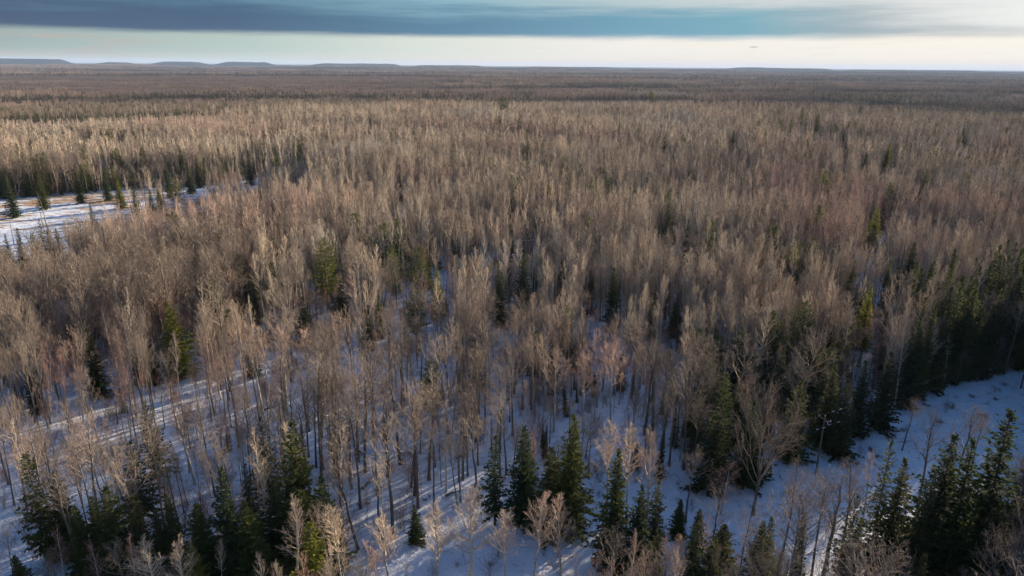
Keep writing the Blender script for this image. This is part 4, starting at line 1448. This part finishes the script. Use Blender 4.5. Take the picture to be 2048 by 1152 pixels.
span = 62.0
P0 = np.array([pb_[0], pb_[1], 0.0])
PR = P0 + ld * span
PL = P0 - ld * 66
utility_pole(P0[0], P0[1], 'weathered wooden utility pole with white insulators beside the snowy cut')
utility_pole(PR[0], PR[1], 'next wooden utility pole of the line, beyond the right border')
for (off_, hh_, lab) in ((None, 0.52, 'upper overhead wire running from the pole top to the right border'), (0.16, -1.55, 'lower neutral wire strung beneath the upper one along the cut')):
    mb = MB()
    for A0, B0 in ((PL, P0), (P0, PR), (PR, PR + ld * span)):
        pts = []
        for k in range(13):
            t = k / 12.0
            p = A0 + (B0 - A0) * t
            if off_:
                p = p - cross * off_
            gz0 = 0
            pts.append([p[0], p[1], ph + hh_ + gz0 - 0.9 * 4 * t * (1 - t)])
        mb.poly(pts, [0.009] * 13, 5)
    wo = link('overhead_wire', mb.mesh('overhead_wire', [M_WIRE]))
    tag(wo, lab, 'wire', 'wires of the power line')
    # pale armour grips on the wire close to the pole
    for dist in ((1.8, 3.6) if hh_ > 0 else (1.2, 3.4, -1.6)):
        t = abs(dist) / span
        c = P0 + ld * dist - (cross * off_ if off_ else 0)
        zz = ph + hh_ - 0.9 * 4 * t * (1 - t)
        g = MB()
        g.poly([c + np.array([0, 0, zz]) - ld * 0.32, c + np.array([0, 0, zz]), c + np.array([0, 0, zz]) + ld * 0.32], [0.035, 0.06, 0.035], 8)
        link('armour_grip', g.mesh('armour_grip', [M_PORC]), wo)

# ------------------------------------------------------------------ fallen wood, brush heaps and snags
LOGS = [(1655, 905, 2.2, 20, 'fallen log on the snow just right of the pole foot'), (1680, 892, 2.0, -30, 'fallen log on the snow right of the pole, upper one'),
        (735, 968, 3.2, 70, 'leaning broken stem lying on striped snow in the maple grove'), (905, 988, 2.2, 30, 'short broken log on snow near the pale bare crowns'),
        (540, 818, 3.0, 35, 'long fallen trunk on the snow left of the maple grove'), (925, 912, 2.6, 40, 'fallen dark log in the middle of the maple grove'),
        (660, 798, 3.0, -35, 'fallen trunk among stems at the back of the maple grove'), (1000, 826, 2.6, 50, 'fallen log at the right back of the maple grove'),
        (1735, 815, 2.5, 35, 'dark log beside the far edge of the cut'), (720, 905, 2.4, -60, 'crooked broken branch on the sunlit snow')]
for px_, py_, L, ang, lab in LOGS:
    p = at(px_, py_, 0)
    z = float(ground_z(p[0], p[1]))
    e = link('fallen_log', None, None, (p[0], p[1], z + 0.12))
    e.rotation_euler = (0, 0, R(ang))
    tag(e, lab, 'log', 'fallen logs on the snow')
    q = np.random.RandomState(int(px_))
    pts = [(L * (k / 6 - 0.5), q.normal(0, 0.06), q.normal(0, 0.03) + 0.05 * k / 6) for k in range(7)]
    mb = MB()
    mb.poly(pts, [0.17 - 0.016 * k for k in range(7)], 8)
    link('stem', mb.mesh('log', [M_MAP_T]), e)
    sg = []
    for k in range(7):
        pp = np.array(pts[1 + k % 5])
        limb(q, sg, pp, nrm(q.normal(0, 1, 3) * [1, 1, 0.5] + [0.3, 0, 0.6]), q.uniform(0.5, 1.2), 0.03, 0, [(2, 3, 0.5, 0.6, 0.1, 0.5), (1, 0, 0, 0, 0, 0.012)])
    m2 = MB()
    m2.segs(sg, 3)
    link('branches', m2.mesh('log_branches', [M_MAP_C]), e)

HEAP_TODO = []
HEAPS = [(1688, 932, 0.9), (1713, 928, 0.7), (1703, 890, 0.6), (1742, 900, 0.6), (1755, 915, 0.7), (1806, 861, 0.9), (1770, 870, 0.5), (1690, 912, 0.5), (1745, 905, 0.4), (1852, 812, 0.8), (1905, 816, 0.9), (1670, 905, 0.5),
         (1945, 795, 0.8), (1990, 800, 0.7), (1880, 845, 0.7), (1610, 930, 0.6), (1515, 950, 0.7), (733, 1008, 0.8), (755, 980, 0.5), (850, 1000, 0.4), (720, 1010, 0.6), (2010, 770, 0.8), (1965, 832, 0.8), (1560, 905, 0.6), (640, 905, 0.4), (820, 905, 0.4), (180, 942, 0.9), (1640, 1010, 0.6), (1580, 985, 0.6), (838, 1085, 1.4)]
for n_, (px_, py_, s) in enumerate(HEAPS):
    p = at(px_, py_, 0)
    z = float(ground_z(p[0], p[1]))
    q = np.random.RandomState(200 + n_)
    sg = []
    for k in range(26):
        a = q.uniform(0, 6.28)
        el = R(q.uniform(5, 60))
        st = np.append(q.normal(0, 0.35 * s, 2), q.uniform(0, 0.15))
        limb(q, sg, st, np.array([math.cos(a) * math.cos(el), math.sin(a) * math.cos(el), math.sin(el)]), q.uniform(0.5, 1.0) * s, 0.035, 0, [(2, 3, 0.5, 0.7, -0.2, 0.6), (1, 0, 0, 0, -0.1, 0.015)])
    mb = MB()
    mb.segs(sg, 3)
    o = link('brush_heap', mb.mesh('brush_heap', [M_SHR]), None, (p[0], p[1], z))
    ref = 'the utility pole' if abs(px_ - 1700) < 130 else ('the maple grove' if px_ < 1100 else 'the far right snow')
    HEAP_TODO.append((o, ('larger' if s > 0.65 else 'small') + ' clump of slash on snow ' + ('by ' if px_ > 1100 else 'in ') + ref, float(np.hypot(p[0], p[1]))))
    tag(o, None, 'brush heap', 'clumps of slash lying on the snow')

settle_labels(HEAP_TODO)
SNAGS = [(76, 400, 12, 'bare grey snag standing in the field, rightmost of three'), (17, 437, 9, 'short grey snag at the left border of the field'), (78, 380, 14, 'tall thin snag on the far snow of the field'), (452, 770, 8, 'broken grey snag over the striped snow'), (46, 560, 17, 'leaning dead trunk near the left border below the field')]
for n_, (px_, py_, H, lab) in enumerate(SNAGS):
    x_, y_, z_ = spot(px_, py_, H)
    q = np.random.RandomState(300 + n_)
    pts, rad = trunk_line(q, H, 0.15, lean=0.05, wob=0.06, n=7, top=0.2)
    T = MB()
    T.poly(pts, rad, 7)
    sg = []
    for k in range(12):
        p_, d_0 = on_line(pts, 0.3 + 0.65 * k / 12)
        a = k * 2.4
        limb(q, sg, p_, np.array([math.cos(a), math.sin(a), 0.1]), q.uniform(0.4, 1.2), 0.025, 0, [(2, 1, 0.5, 0.5, -0.1, 0.5), (1, 0, 0, 0, 0, 0.012)])
    e = link('dead_snag', None, None, (x_, y_, z_ - 0.1))
    tag(e, lab, 'dead tree', 'dead snags')
    link('trunk', T.mesh('snag_trunk', [M_SNAG]), e)
    C = MB()
    C.segs(sg, 3)
    link('branches', C.mesh('snag_branches', [M_SNAG]), e)

# ------------------------------------------------------------------ air
hz = MB()
hz.box((0, 19000, 64), (26000, 21000, 124))
ho = link('haze', hz.mesh('haze', [], False))
mh = bpy.data.materials.new('haze')
mh.use_nodes = True
th = NT(mh.node_tree)
pv = th.n('ShaderNodeVolumePrincipled')
pv.inputs['Color'].default_value = (0.55, 0.72, 1.0, 1)
pv.inputs['Density'].default_value = 0.000028
ov = th.n('ShaderNodeOutputMaterial')
th.link(pv.outputs[0], ov.inputs['Volume'])
ho.data.materials.append(mh)
tag(ho, 'thin bluish air over the far plain', 'haze', kind='stuff')
